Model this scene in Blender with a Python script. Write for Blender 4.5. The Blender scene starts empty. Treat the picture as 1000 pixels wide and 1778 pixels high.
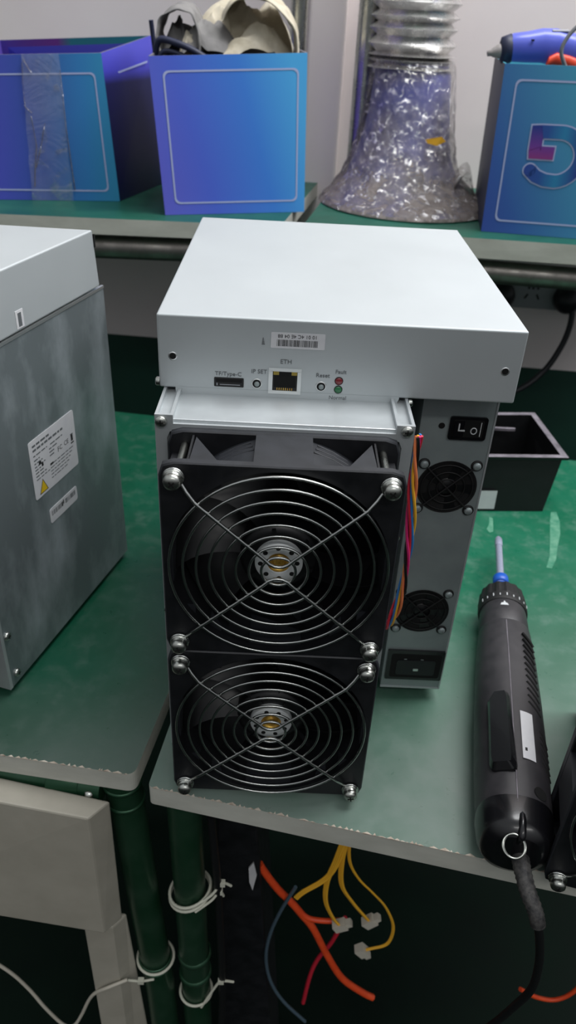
import bpy, math, random
from mathutils import Matrix, Vector
random.seed(7)
C = bpy.context.scene.collection
S = 0.001            # all modelling numbers are millimetres
PI = math.pi
V = Vector

# ------------------------------------------------------------------ materials
def lin(c):
    return tuple(((x/255)/12.92 if x/255 <= .04045 else ((x/255+.055)/1.055)**2.4) for x in c)+(1,)

def mat(name, col, rough=.5, metal=0, spec=.5, coat=0, trans=0, alpha=1, emit=None):
    m = bpy.data.materials.new(name); m.use_nodes = True
    b = m.node_tree.nodes['Principled BSDF']
    b.inputs['Base Color'].default_value = lin(col)
    b.inputs['Roughness'].default_value = rough
    b.inputs['Metallic'].default_value = metal
    b.inputs['Specular IOR Level'].default_value = spec
    b.inputs['Coat Weight'].default_value = coat
    b.inputs['Transmission Weight'].default_value = trans
    b.inputs['Alpha'].default_value = alpha
    if emit:
        b.inputs['Emission Color'].default_value = lin(emit[0]); b.inputs['Emission Strength'].default_value = emit[1]
    return m

def nd(m, t, **kw):
    n = m.node_tree.nodes.new(t)
    for k, v in kw.items(): setattr(n, k, v)
    return n
def lk(m, a, b): m.node_tree.links.new(a, b)
def bsdf(m): return m.node_tree.nodes['Principled BSDF']

def noise(m, scale, detail=4, rough=.6, stretch=None, dist=0):
    tc = nd(m, 'ShaderNodeTexCoord'); n = nd(m, 'ShaderNodeTexNoise')
    n.inputs['Scale'].default_value = scale; n.inputs['Detail'].default_value = detail
    n.inputs['Roughness'].default_value = rough; n.inputs['Distortion'].default_value = dist
    if stretch:
        mp = nd(m, 'ShaderNodeMapping'); mp.inputs['Scale'].default_value = stretch
        lk(m, tc.outputs['Object'], mp.inputs[0]); lk(m, mp.outputs[0], n.inputs['Vector'])
    else: lk(m, tc.outputs['Object'], n.inputs['Vector'])
    return n.outputs['Fac']
def ramp(m, fac, stops, interp='LINEAR'):
    r = nd(m, 'ShaderNodeValToRGB'); r.color_ramp.interpolation = interp
    e = r.color_ramp.elements
    while len(e) < len(stops): e.new(.5)
    for k, (p, c) in zip(e, stops): k.position = p; k.color = c if len(c) == 4 else lin(c)
    lk(m, fac, r.inputs[0]); return r.outputs[0]
def bw(a): return (a, a, a, 1)
def bump(m, fac, strength=.2, dist=.0005):
    b = nd(m, 'ShaderNodeBump'); b.inputs['Strength'].default_value = strength; b.inputs['Distance'].default_value = dist
    lk(m, fac, b.inputs['Height']); lk(m, b.outputs[0], bsdf(m).inputs['Normal'])
def mixc(m, fac, a, b):
    x = nd(m, 'ShaderNodeMix', data_type='RGBA')
    if isinstance(fac, float): x.inputs[0].default_value = fac
    else: lk(m, fac, x.inputs[0])
    for i, v in ((6, a), (7, b)):
        if isinstance(v, tuple): x.inputs[i].default_value = v if len(v) == 4 else lin(v)
        else: lk(m, v, x.inputs[i])
    return x.outputs[2]
def varied(name, c1, c2, scale, rough=.5, metal=0, r2=None, bumps=0, stretch=None, detail=5, lo=.35, hi=.65, **k):
    m = mat(name, c1, rough, metal, **k)
    f = noise(m, scale, detail, .6, stretch)
    lk(m, ramp(m, f, [(lo, c1), (hi, c2)]), bsdf(m).inputs['Base Color'])
    if r2 is not None: lk(m, ramp(m, f, [(lo, bw(rough)), (hi, bw(r2))]), bsdf(m).inputs['Roughness'])
    if bumps: bump(m, f, bumps)
    return m

M = {}
M['lid'] = varied('satin_aluminium', (190, 196, 198), (193, 199, 201), 12, .5, .4, r2=.54)
M['case'] = varied('brushed_aluminium', (188, 193, 195), (198, 203, 205), 25, .36, .5, r2=.46)
M['psu'] = varied('galvanised_steel', (140, 150, 151), (150, 160, 160), 40, .42, .35, r2=.5)
m = M['side'] = varied('smudged_aluminium', (136, 145, 148), (196, 204, 210), 20, .34, .55, r2=.5, stretch=(1, 1, .5), lo=.45, hi=.75)
M['bright'] = mat('bare_edge', (222, 224, 224), .3, .9)
M['steel'] = varied('chromed_steel', (196, 198, 192), (170, 172, 166), 60, .2, 1, r2=.34)
M['dullsteel'] = varied('dull_steel_tube', (150, 146, 140), (120, 116, 112), 40, .34, .9, r2=.5)
M['braid'] = varied('braided_sleeve', (34, 34, 36), (78, 76, 74), 260, .6, bumps=.6)
M['wire'] = mat('guard_wire', (190, 192, 190), .24, 1)
M['fanblack'] = varied('black_glass_filled_plastic', (17, 18, 21), (24, 25, 29), 60, .42, 0, r2=.55)
M['fanedge'] = varied('greyed_black_plastic', (30, 32, 36), (42, 44, 49), 60, .5, 0)
M['blade'] = mat('impeller_plastic', (13, 14, 16), .38)
M['dark'] = mat('dark_cavity', (4, 4, 5), .8)
M['rubber'] = mat('black_rubber', (14, 14, 15), .6)
M['hole'] = mat('hole_black', (3, 3, 3), .9)
M['gold'] = varied('brass_gold', (225, 185, 85), (150, 110, 40), 300, .35, .6)
M['disc'] = mat('zinc_disc', (222, 226, 226), .35, .3)
M['ink'] = mat('grey_ink', (92, 96, 99), .7)
M['inkblack'] = mat('black_ink', (28, 28, 30), .7)
M['inkwhite'] = mat('white_ink', (200, 203, 205), .6)
M['paper'] = varied('label_paper', (214, 214, 216), (206, 206, 210), 90, .5)
M['yellow'] = mat('warning_yellow', (222, 186, 20), .5)
M['red'] = mat('led_red', (120, 24, 34), .25, 0, coat=.5)
M['green'] = mat('led_green', (30, 110, 66), .25, 0, coat=.5)
M['portin'] = mat('port_inner', (12, 12, 13), .5)
M['amber'] = mat('amber_window', (150, 130, 50), .4)
M['w_red'] = mat('wire_red', (205, 40, 60), .45)
M['w_blue'] = mat('wire_blue', (50, 120, 190), .45)
M['w_yellow'] = mat('wire_yellow', (240, 180, 50), .45)
M['w_orange'] = mat('wire_orange', (235, 130, 80), .45)
M['w_magenta'] = mat('wire_magenta', (205, 40, 110), .45)
M['w_black'] = mat('wire_black', (16, 16, 18), .5)

# green table mat: glossy enamel, scratched, dusted, paled toward the front by wear and painted glare
def table_mat(name, k=1., y0=.15, y1=-.1):
    g = lambda *c: tuple(v*k for v in c)
    m = mat(name, (16, 110, 78), .3, 0)
    b = bsdf(m)
    tc = nd(m, 'ShaderNodeTexCoord')
    big = noise(m, 7, 5, .62, None, .6); fine = noise(m, 55, 6, .7); scr = noise(m, 30, 7, .75, (1.2, 4.5, 1), .5)
    base = ramp(m, big, [(.3, g(12, 104, 72)), (.55, g(20, 116, 84)), (.75, g(38, 122, 94))])
    dust = ramp(m, fine, [(.5, bw(0)), (.72, bw(.55))])
    c = mixc(m, dust, base, g(96, 140, 122))
    # pale band near the front: painted grey glare along with wear, broken by noise
    sep = nd(m, 'ShaderNodeSeparateXYZ'); lk(m, tc.outputs['Object'], sep.inputs[0])
    mr = nd(m, 'ShaderNodeMapRange'); mr.inputs[1].default_value = y0; mr.inputs[2].default_value = y1
    lk(m, sep.outputs['Y'], mr.inputs[0])
    mul = nd(m, 'ShaderNodeMath', operation='MULTIPLY'); lk(m, mr.outputs[0], mul.inputs[0])
    lk(m, ramp(m, big, [(.3, bw(.45)), (.6, bw(.95))]), mul.inputs[1])
    c = mixc(m, mul.outputs[0], c, g(138, 151, 144))
    sc = ramp(m, scr, [(.66, bw(0)), (.74, bw(.5))])
    c = mixc(m, sc, c, g(150, 180, 165))
    lk(m, c, b.inputs['Base Color'])
    lk(m, ramp(m, fine, [(.35, bw(.27)), (.7, bw(.5))]), b.inputs['Roughness'])
    bump(m, fine, .12, .0004)
    return m
M['table'] = table_mat('worn_and_glare_green_mat', .86)
M['table_shaded'] = table_mat('shaded_green_mat', .66, .03, -.09)  # darker copy for the left table, the machine's shade put into the colour
M['scrape'] = varied('dried_scrape', (92, 146, 120), (40, 120, 92), 110, .6)
M['shelf'] = varied('shelf_green_mat', (22, 78, 62), (30, 92, 76), 20, .35, 0, r2=.5)
M['edge'] = varied('laminate_edge', (198, 198, 188), (180, 180, 170), 18, .5, 0, stretch=(1, 1, 3))
M['chip'] = varied('chipboard_core', (160, 142, 126), (214, 206, 192), 220, .9)
M['wall'] = varied('painted_plaster', (240, 231, 229), (236, 226, 225), 6, .8, bumps=.05)
M['wallgreen'] = varied('green_dado_paint', (16, 52, 42), (22, 62, 50), 8, .55)
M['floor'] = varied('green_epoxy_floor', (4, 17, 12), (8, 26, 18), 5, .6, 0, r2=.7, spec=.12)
M['tube'] = varied('green_lacquered_tube', (32, 72, 48), (54, 86, 66), 22, .28, .5, r2=.4)
M['cream'] = varied('cream_powdercoat', (176, 171, 158), (166, 161, 148), 30, .5)
M['plasticw'] = mat('off_white_plastic', (196, 190, 176), .5)
M['tie'] = mat('nylon_tie', (206, 206, 190), .4)
M['orange'] = varied('orange_cable', (236, 84, 38), (222, 70, 30), 90, .45)
M['bluegrey'] = mat('slate_cable', (74, 92, 104), .45)
M['body'] = varied('grip_black', (42, 41, 44), (52, 50, 53), 120, .42, 0, r2=.52)
M['gloss'] = mat('gloss_black', (16, 16, 19), .26, coat=.15)
M['collar'] = mat('blue_collar', (30, 90, 190), .35)
M['bit'] = mat('bit_steel', (176, 182, 204), .25, .45)
M['tray'] = varied('tray_black', (11, 12, 13), (16, 17, 19), 80, .4)
M['rim'] = varied('scuffed_rim', (140, 134, 142), (96, 92, 98), 60, .4)
M['plug'] = mat('plug_black', (26, 28, 34), .45)
M['strip'] = mat('socket_grey', (150, 152, 158), .5)
M['gunblue'] = mat('gun_blue', (88, 100, 205), .35, coat=.2)
M['gundark'] = mat('gun_boot', (34, 40, 66), .5)
M['trigger'] = mat('trigger_red', (238, 76, 44), .4)
M['nozzle'] = mat('nozzle_grey', (176, 170, 168), .35, .2)
M['greycord'] = mat('grey_cord', (112, 114, 118), .35)
M['cloth'] = varied('canvas_cloth', (192, 182, 160), (212, 204, 186), 40, .9, bumps=.3)
M['clothgrey'] = varied('grey_lining', (126, 124, 124), (140, 138, 136), 40, .9, bumps=.3)

def cardboard(name, stops, axis='X', span=.15, tilt=.0, x0=0.):
    m = mat(name, stops[0][1], .42, 0)
    tc = nd(m, 'ShaderNodeTexCoord'); sp = nd(m, 'ShaderNodeSeparateXYZ'); lk(m, tc.outputs['Object'], sp.inputs[0])
    a = nd(m, 'ShaderNodeMath', operation='MULTIPLY_ADD'); lk(m, sp.outputs['Z'], a.inputs[0]); a.inputs[1].default_value = tilt
    lk(m, sp.outputs[axis], a.inputs[2])
    r = nd(m, 'ShaderNodeMapRange'); r.inputs[1].default_value = x0; r.inputs[2].default_value = x0+span
    lk(m, a.outputs[0], r.inputs[0])
    lk(m, ramp(m, r.outputs[0], stops), bsdf(m).inputs['Base Color'])
    return m
M['boxL'] = cardboard('print_navy_to_cyan', [(0, (78, 84, 194)), (.42, (52, 86, 168)), (.75, (50, 126, 190)), (1, (52, 148, 190))], x0=-.135, span=.135)
M['boxLin'] = cardboard('print_cyan_inside', [(0, (92, 88, 190)), (.42, (150, 80, 180)), (.5, (70, 160, 176)), (1, (74, 166, 184))], x0=-.17, span=.2)
M['boxLside'] = cardboard('print_violet_shaded_navy', [(0, (20, 24, 62)), (.78, (26, 28, 80)), (.86, (70, 70, 190)), (1, (92, 92, 214))], axis='Z', x0=0, span=.155)  # navy lower part is shadow painted over the violet side
M['boxM'] = cardboard('print_indigo_to_blue', [(0, (104, 100, 208)), (.35, (80, 104, 214)), (.7, (66, 130, 222)), (1, (80, 172, 232))], span=.19, tilt=.3, x0=-.01)
M['boxMside'] = mat('print_violet', (110, 96, 190), .45)
M['boxR'] = cardboard('print_navy_to_teal', [(0, (56, 66, 156)), (.3, (56, 96, 170)), (.75, (72, 148, 186)), (1, (74, 172, 194))], span=.19, tilt=.45, x0=-.02)
M['boxRin'] = mat('print_cyan_edge', (90, 180, 200), .4)
M['kraft'] = mat('kraft_inside', (120, 118, 130), .8)
M['border'] = mat('pale_print_line', (170, 180, 220), .5)
M['emblem'] = cardboard('emblem_blue', [(0, (46, 64, 150)), (.3, (44, 84, 156)), (.5, (46, 130, 176)), (.75, (44, 62, 140)), (1, (48, 60, 140))], axis='X', span=.085, x0=.025)
M['emblemM'] = cardboard('emblem_magenta', [(0, (140, 58, 130)), (.4, (110, 60, 150)), (1, (44, 60, 140))], axis='Z', span=.03, x0=.078)

def film(name, tint, dens, rough=.12, scale=40, strength=1.0, glossw=.35, zr=None):
    m = bpy.data.materials.new(name); m.use_nodes = True
    nt = m.node_tree; nt.nodes.clear()
    out = nt.nodes.new('ShaderNodeOutputMaterial'); tr = nt.nodes.new('ShaderNodeBsdfTransparent')
    gl = nt.nodes.new('ShaderNodeBsdfGlossy'); df = nt.nodes.new('ShaderNodeBsdfDiffuse')
    gl.inputs['Roughness'].default_value = rough; gl.inputs['Color'].default_value = (.95, .95, .97, 1)
    df.inputs['Color'].default_value = lin(tint)
    mx = nt.nodes.new('ShaderNodeMixShader'); m2 = nt.nodes.new('ShaderNodeMixShader')
    n = noise(m, scale, 6, .65, None, 1.2)
    b = nd(m, 'ShaderNodeBump'); b.inputs['Strength'].default_value = strength; b.inputs['Distance'].default_value = .004
    lk(m, n, b.inputs['Height'])
    for x in (gl, df): lk(m, b.outputs[0], x.inputs['Normal'])
    d = ramp(m, noise(m, scale*.4, 5, .6, None, .5), [(.35, bw(dens*.5)), (.7, bw(min(1, dens*1.5)))])
    if zr:
        tcz = nd(m, 'ShaderNodeTexCoord'); spz = nd(m, 'ShaderNodeSeparateXYZ'); lk(m, tcz.outputs['Object'], spz.inputs[0])
        mz = nd(m, 'ShaderNodeMapRange'); mz.inputs[1].default_value = zr[0]; mz.inputs[2].default_value = zr[1]; mz.inputs[3].default_value = zr[2]; mz.inputs[4].default_value = zr[3]
        lk(m, spz.outputs['Z'], mz.inputs[0]); mm = nd(m, 'ShaderNodeMath', operation='MULTIPLY'); lk(m, d, mm.inputs[0]); lk(m, mz.outputs[0], mm.inputs[1]); d = mm.outputs[0]
    lk(m, d, mx.inputs[0]); lk(m, tr.outputs[0], mx.inputs[1]); lk(m, df.outputs[0], mx.inputs[2])
    gf = ramp(m, noise(m, scale*1.4, 4, .6, None, 1.), [(.54, bw(glossw*.4)), (.68, bw(min(.9, glossw*6)))]); lk(m, gf, m2.inputs[0])
    lk(m, mx.outputs[0], m2.inputs[1]); lk(m, gl.outputs[0], m2.inputs[2]); lk(m, m2.outputs[0], out.inputs[0])
    return m
M['wrap'] = film('crumpled_plastic_wrap', (128, 119, 114), .75, .12, 85, 1.0, .13, (.02, .11, 1.0, .3))
M['tape'] = film('clear_packing_tape', (190, 196, 215), .16, .1, 30, .7, .07)
M['funnel'] = varied('blue_funnel', (72, 80, 160), (112, 110, 124), 11, .4)
m = M['foil'] = varied('crumpled_foil', (232, 230, 227), (200, 198, 196), 70, .22, .85, r2=.34)
bump(m, noise(m, 130, 4, .6, (1, 1, 2.2), 1.0), .22, .0012)

# ------------------------------------------------------------------ mesh builder
class MB:
    def __init__(s, *mats):
        s.v = []; s.f = []; s.mi = []; s.sm = []; s.mats = list(mats); s.T = Matrix.Identity(4); s.cur = 0
    def use(s, name):
        if name not in s.mats: s.mats.append(name)
        s.cur = s.mats.index(name); return s
    def add(s, vs, fs, smooth=False):
        o = len(s.v); s.v += [s.T @ V(p) for p in vs]
        for f in fs: s.f.append([o+i for i in f]); s.mi.append(s.cur); s.sm.append(smooth)
        return s
    def box(s, x0, x1, y0, y1, z0, z1):
        vs = [(x, y, z) for x in (x0, x1) for y in (y0, y1) for z in (z0, z1)]
        return s.add(vs, [(0, 1, 3, 2), (4, 6, 7, 5), (0, 4, 5, 1), (2, 3, 7, 6), (0, 2, 6, 4), (1, 5, 7, 3)])
    def prism(s, poly, a, b, axis='z', smooth=False):   # poly: 2D points; extruded along axis
        n = len(poly)
        f = {'z': lambda p, t: (p[0], p[1], t), 'y': lambda p, t: (p[0], t, p[1]), 'x': lambda p, t: (t, p[0], p[1])}[axis]
        vs = [f(p, a) for p in poly]+[f(p, b) for p in poly]
        s.add(vs, [tuple(range(n))[::-1], tuple(range(n, 2*n))])
        o = len(s.v)-2*n
        for i in range(n):
            j = (i+1) % n; s.f.append([o+i, o+j, o+n+j, o+n+i]); s.mi.append(s.cur); s.sm.append(smooth)
        return s
    def hexa(s, bot, top):     # two quads
        return s.add(list(bot)+list(top), [(3, 2, 1, 0), (4, 5, 6, 7), (0, 1, 5, 4), (1, 2, 6, 5), (2, 3, 7, 6), (3, 0, 4, 7)])
    def ringloft(s, rings, smooth=True, cap0=False, cap1=False, closed=True):
        n = len(rings[0]); vs = [p for r in rings for p in r]; fs = []
        for k in range(len(rings)-1):
            for i in range(n if closed else n-1):
                j = (i+1) % n; fs.append((k*n+i, k*n+j, (k+1)*n+j, (k+1)*n+i))
        s.add(vs, fs, smooth)
        if cap0: s.add(rings[0], [tuple(range(n))[::-1]])
        if cap1: s.add(rings[-1], [tuple(range(n))])
        return s
    def lathe(s, prof, n=32, axis='z', c=(0, 0, 0), cap=True, smooth=True):  # prof: (r, t)
        rs = []
        for r, t in prof:
            ring = []
            for i in range(n):
                a = 2*PI*i/n; u, w = r*math.cos(a), r*math.sin(a)
                p = {'z': (u, w, t), 'y': (u, t, w), 'x': (t, u, w)}[axis]
                ring.append((p[0]+c[0], p[1]+c[1], p[2]+c[2]))
            rs.append(ring)
        return s.ringloft(rs, smooth, cap, cap)
    def cyl(s, r, a, b, axis='z', c=(0, 0, 0), n=32):
        s.lathe([(r, a), (r, b)], n, axis, c, False); 
        return s.lathe([(r, a), (r*.001, a)], n, axis, c, False, False).lathe([(r, b), (r*.001, b)], n, axis, c, False, False)
    def tube(s, pts, r, n=10, closed=False, cap=True):
        P = [V(p) for p in pts]; N = len(P); rings = []; prev = None
        for i in range(N):
            t = (P[(i+1) % N]-P[i-1]) if closed else (P[min(i+1, N-1)]-P[max(i-1, 0)])
            t.normalize()
            if prev is None:
                up = V((0, 0, 1)) if abs(t.z) < .9 else V((1, 0, 0)); a = t.cross(up).normalized()
            else:
                a = (prev-t*prev.dot(t)).normalized()
            prev = a; b = t.cross(a); rr = r[i] if isinstance(r, (list, tuple)) else r
            rings.append([P[i]+a*rr*math.cos(2*PI*k/n)+b*rr*math.sin(2*PI*k/n) for k in range(n)])
        if closed: rings.append(rings[0]); cap = False
        return s.ringloft(rings, True, cap, cap)
    def text(s, body, size, loc, rot=(PI/2, 0, 0), ext=.05, align='CENTER', extra=None):
        cu = bpy.data.curves.new('t', 'FONT'); cu.body = body; cu.size = size; cu.extrude = ext; cu.align_x = align; cu.align_y = 'CENTER'
        cu.resolution_u = 3
        o = bpy.data.objects.new('t', cu); C.objects.link(o); bpy.context.view_layer.update()
        me = bpy.data.meshes.new_from_object(o.evaluated_get(bpy.context.evaluated_depsgraph_get()))
        X = Matrix.Translation(loc) @ (extra if extra else Matrix.Identity(4)) @ Matrix.Rotation(rot[2], 4, 'Z') @ Matrix.Rotation(rot[1], 4, 'Y') @ Matrix.Rotation(rot[0], 4, 'X')
        s.add([X @ v.co for v in me.vertices], [tuple(p.vertices) for p in me.polygons])
        bpy.data.objects.remove(o); bpy.data.meshes.remove(me); bpy.data.curves.remove(cu)
        return s
    def mesh(s, name, org=(0, 0, 0)):
        me = bpy.data.meshes.new(name); o = V(org)
        me.from_pydata([(p-o)*S for p in s.v], [], s.f)
        for k in s.mats: me.materials.append(M[k])
        me.polygons.foreach_set('material_index', s.mi); me.polygons.foreach_set('use_smooth', s.sm)
        me.update(); return me
    def build(s, name, parent=None, org=None, bevel=0, seg=2, label=None):
        # org: thing origin in mm (geometry coordinates); child meshes share their root's origin
        if org is None: org = (parent['_o'] if parent is not None and '_o' in parent else (0, 0, 0))
        ob = bpy.data.objects.new(name, s.mesh(name, org)); C.objects.link(ob)
        if parent is not None: ob.parent = parent
        else: ob.location = V(org)*S
        ob['_o'] = tuple(org)
        if bevel:
            b = ob.modifiers.new('bevel', 'BEVEL'); b.width = bevel*S; b.segments = seg; b.limit_method = 'ANGLE'; b.angle_limit = math.radians(40)
        if label: ob['label'] = label
        return ob

def tag(o, label, cat, group=None, kind=None):
    o['label'] = label; o['category'] = cat
    if group: o['group'] = group
    if kind: o['kind'] = kind
    return o
def thing(name, label, cat, org, group=None, rz=0):
    o = bpy.data.objects.new(name, None); C.objects.link(o); o.location = V(org)*S; o.rotation_euler = (0, 0, rz)
    o['_o'] = tuple(org); o.empty_display_size = .02
    return tag(o, label, cat, group)
def struct(o): o['kind'] = 'structure'; return o
def inst(me, name, parent, loc, rot=(0, 0, 0)):
    o = bpy.data.objects.new(name, me); C.objects.link(o); o.parent = parent; o.location = V(loc)*S; o.rotation_euler = rot; return o

def bez(pts, n=10):   # Catmull-Rom through points
    P = [V(p) for p in pts]; out = []
    for i in range(len(P)-1):
        a, b, c, d = P[max(i-1, 0)], P[i], P[i+1], P[min(i+2, len(P)-1)]
        for k in range(n):
            t = k/n; out.append(.5*((2*b)+(c-a)*t+(2*a-5*b+4*c-d)*t*t+(3*b-a-3*c+d)*t**3))
    out.append(P[-1]); return out
def rrect(x0, x1, y0, y1, r, n=5):
    out = []
    for cx, cy, a0 in ((x1-r, y1-r, 0), (x0+r, y1-r, 90), (x0+r, y0+r, 180), (x1-r, y0+r, 270)):
        for k in range(n+1):
            a = math.radians(a0+90*k/n); out.append((cx+r*math.cos(a), cy+r*math.sin(a)))
    return out

# ------------------------------------------------------------------ screws and fans
def screw_mesh():
    b = MB('steel', 'hole')
    b.use('steel').lathe([(.1, 0), (5.0, 0), (5.1, -1.1), (4.4, -1.3), (4.1, -1.6), (4.3, -2.6), (4.0, -2.8), (4.35, -3.2), (4.4, -4.2), (4.0, -5.6), (2.9, -6.5), (1.4, -6.9), (.01, -7.0)], 28, 'y', cap=False)
    b.use('hole').box(-1.9, 1.9, -7.15, -6.3, -.42, .42).box(-.42, .42, -7.15, -6.3, -1.9, 1.9)
    return b.mesh('screw')
SCREW = screw_mesh()
def small_screw_mesh():
    b = MB('steel', 'hole')
    b.lathe([(3.1, 0), (3.2, -.8), (2.7, -1.8), (1.6, -2.4), (.01, -2.5)], 24, 'y', cap=False)
    b.use('hole').box(-1.5, 1.5, -2.65, -2.1, -.3, .3).box(-.3, .3, -2.65, -2.1, -1.5, 1.5)
    return b.mesh('small_screw')
SSCREW = small_screw_mesh()

# fan in local mm: centre at origin (x,z), front flange face at y=0, depth 37 to the back
def sqr(a, h, r):      # point on rounded square at angle a
    c, s_ = math.cos(a), math.sin(a); t = h/max(abs(c), abs(s_)); x, z = c*t, s_*t
    k = h-r
    if abs(x) > k and abs(z) > k:
        cx, cz = math.copysign(k, x), math.copysign(k, z)
        # ray-circle intersection
        bq = c*cx+s_*cz; cq = cx*cx+cz*cz-r*r; t = bq+math.sqrt(max(0, bq*bq-cq)); x, z = c*t, s_*t
    return x, z
NF = 96
def fan_frame_mesh():
    b = MB('fanblack', 'fanedge')
    A = [2*PI*i/NF for i in range(NF)]
    for y0, y1 in ((0, 4.2), (33, 37)):
        so = lambda y: [(sqr(a, 60, 6)[0], y, sqr(a, 60, 6)[1]) for a in A]
        ci = lambda y, r=57.2: [(r*math.cos(a), y, r*math.sin(a)) for a in A]
        so2 = lambda y: [(sqr(a, 59.3, 6)[0], y, sqr(a, 59.3, 6)[1]) for a in A]
        b.use('fanblack').ringloft([ci(y0), so2(y0)], False)
        b.use('fanedge').ringloft([so2(y0), so(y0+.6)], True).ringloft([so(y0+.6), so(y1)], True)
        b.use('fanblack').ringloft([so(y1), ci(y1)], False)
    b.use('fanblack').ringloft([[(57.2*math.cos(a), y, 57.2*math.sin(a)) for a in A] for y in (0, 37)], True)
    b.use('fanedge').ringloft([[(58.8*math.cos(a), y, 58.8*math.sin(a)) for a in A] for y in (4, 33)], True)
    for q in range(4):
        b.T = Matrix.Rotation(q*PI/2, 4, 'Y')
        b.use('fanedge').box(-14.5, 14.5, 3.5, 33.5, 55, 59.8)
        for s_ in (-1, 1):
            b.prism([(s_*46, 4), (s_*30, 4), (s_*45, 32)], 44, 57.5)
            b.use('fanblack').box(min(s_*46, s_*47), max(s_*46, s_*47), 4, 33, 38, 58); b.use('fanedge')
            for k in range(3): b.tube([(s_*(15+k), 22+k*4, 57-k*.3), (s_*25, 22+k*4, 53), (s_*33, 22+k*4, 48.2)], .7, 6)
    # rear stator struts
    b.use('fanblack')
    for k in range(7):
        b.T = Matrix.Rotation(2*PI*k/7+.2, 4, 'Y'); b.box(18, 57.5, 31, 35, -1.5, 1.5)
    b.T = Matrix.Identity(4); b.cyl(22, 29, 37, 'y')
    return b.mesh('fan_housing')
def impeller_mesh(flip=1):
    b = MB('blade'); b.lathe([(.01, 8), (16, 8), (20.5, 9.5), (21, 12), (21, 29)], 40, 'y', cap=False)
    for k in range(7):
        a0 = 2*PI*k/7; rings = []
        for j in range(9):
            t = j/8; r = 20+35.5*t; sweep = a0+.22*t*t
            w0, w1 = .10, .74+.08*t
            row = []
            for i in range(7):
                s_ = i/6; a = sweep+w0*0+s_*(w1-.06); y = 28-19*s_+2.5*math.sin(s_*PI)
                row.append((r*math.cos(a), y, r*math.sin(a)))
            rings.append(row)
        b.ringloft(rings, True, closed=False)
        b.ringloft([[(p[0], p[1]+1.2, p[2]) for p in r_] for r_ in rings], True, closed=False)
        e = [r_[-1] for r_ in rings]; b.ringloft([e, [(p[0], p[1]+1.2, p[2]) for p in e]], False, closed=False)
    for k in range(6):   # moulded hub ribs seen behind the guard
        b.T = Matrix.Rotation(2*PI*k/6, 4, 'Y'); b.box(13.5, 19, 7.3, 9, -1, 1)
    return b.mesh('impeller')
def hub_mesh():
    b = MB('disc', 'gold', 'hole')
    b.lathe([(6.0, 4.6), (6.6, 4.0), (12.3, 4.0), (12.6, 4.6), (12.6, 8.5)], 40, 'y', cap=False)
    b.use('gold').lathe([(6.2, 4.6), (5.6, 6.5), (3.2, 6.8), (3, 5.2), (1.5, 5.0), (.01, 5.0)], 30, 'y', cap=False)
    b.use('hole')
    for k in range(8): b.cyl(1.35, 3.9, 4.2, 'y', (9.6*math.cos(k*PI/4+.3), 0, 9.6*math.sin(k*PI/4+.3)), 12)
    return b.mesh('hub_plate')
def guard_mesh():
    b = MB('wire')
    for i, r in enumerate((8.8, 15.3, 22, 28.8, 35.7, 42.5, 49.3, 56.3)):
        b.tube([(r*math.cos(2*PI*k/72), -2.9, r*math.sin(2*PI*k/72)) for k in range(72)], .78, 8, True)
    for s_ in (1, -1):
        pts = [(-52.5, -1.2, s_*52.5), (-48.5, -1.3, s_*48.5), (-46.3, -2.6, s_*45.3), (-42, -4.3, s_*40), (-26, -4.4, s_*25.2), (-8, -4.4, s_*8.8), (-5, -4.4, s_*5.6), (-2.3, -4.4, s_*4.1), (0, -4.4, s_*3.8)]
        full = pts+[(-p[0], p[1], p[2]) for p in pts[-2::-1]]
        b.tube(full, .95, 8)
        for x in (-52.5, 52.5): b.tube([(x+4.6*math.cos(2*PI*k/20), -1, s_*52.5+4.6*math.sin(2*PI*k/20)) for k in range(20)], .9, 6, True)
    return b.mesh('fan_guard')
FRAME, IMP, HUB, GUARD = fan_frame_mesh(), impeller_mesh(), hub_mesh(), guard_mesh()
def fan(parent, x, y, z, spin, name='cooling_fan'):
    h = inst(FRAME, name, parent, (x, y, z))
    inst(IMP, 'impeller', h, (0, 0, 0), (0, spin, 0)); inst(HUB, 'hub_plate', h, (0, 0, 0), (0, spin*.7, 0))
    inst(GUARD, 'fan_guard', h, (0, 0, 0))
    for sx in (-1, 1):
        for sz in (-1, 1): inst(SCREW, 'screw', h, (sx*52.5, -1.6, sz*52.5), (0, random.uniform(0, 1.5), 0))
    for sx in (-1, 1):
        b = MB('steel'); b.cyl(2.0, 4, 34, 'y', (sx*51.2, 0, 52.0), 12)
        o = b.build('long_bolt', None); o.parent = h; o.location = (0, 0, 0)
    return h

# ------------------------------------------------------------------ the machine in the middle
mn = thing('mining_machine', 'silver box machine in the centre with two large stacked fans in front', 'mining machine', (0, 0, 0))
b = MB('lid')
b.box(0, 194.6, 0, 222.2, 249.2, 290.3)
lid = b.build('top_cover', mn, bevel=1.1, seg=3)
b = MB('lid'); b.prism([(8.8, 250), (8.8, 246.6), (10.2, 245.1), (128.4, 245.4), (130.2, 246.2), (131.2, 248.2), (131.4, 250)], -.15, 1.2, 'y'); b.build('front_lip', lid)
for x, z in ((7.9, 267.5), (186.2, 267.8)):
    b = MB('lid', 'hole')
    b.use('bright').lathe([(1.75, -.25), (2.35, -.25), (2.4, .2)], 24, 'y', (x, 0, z), False); b.use('hole').cyl(1.8, -.2, .5, 'y', (x, 0, z), 20)
    b.build('rivet_hole', lid)
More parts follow.
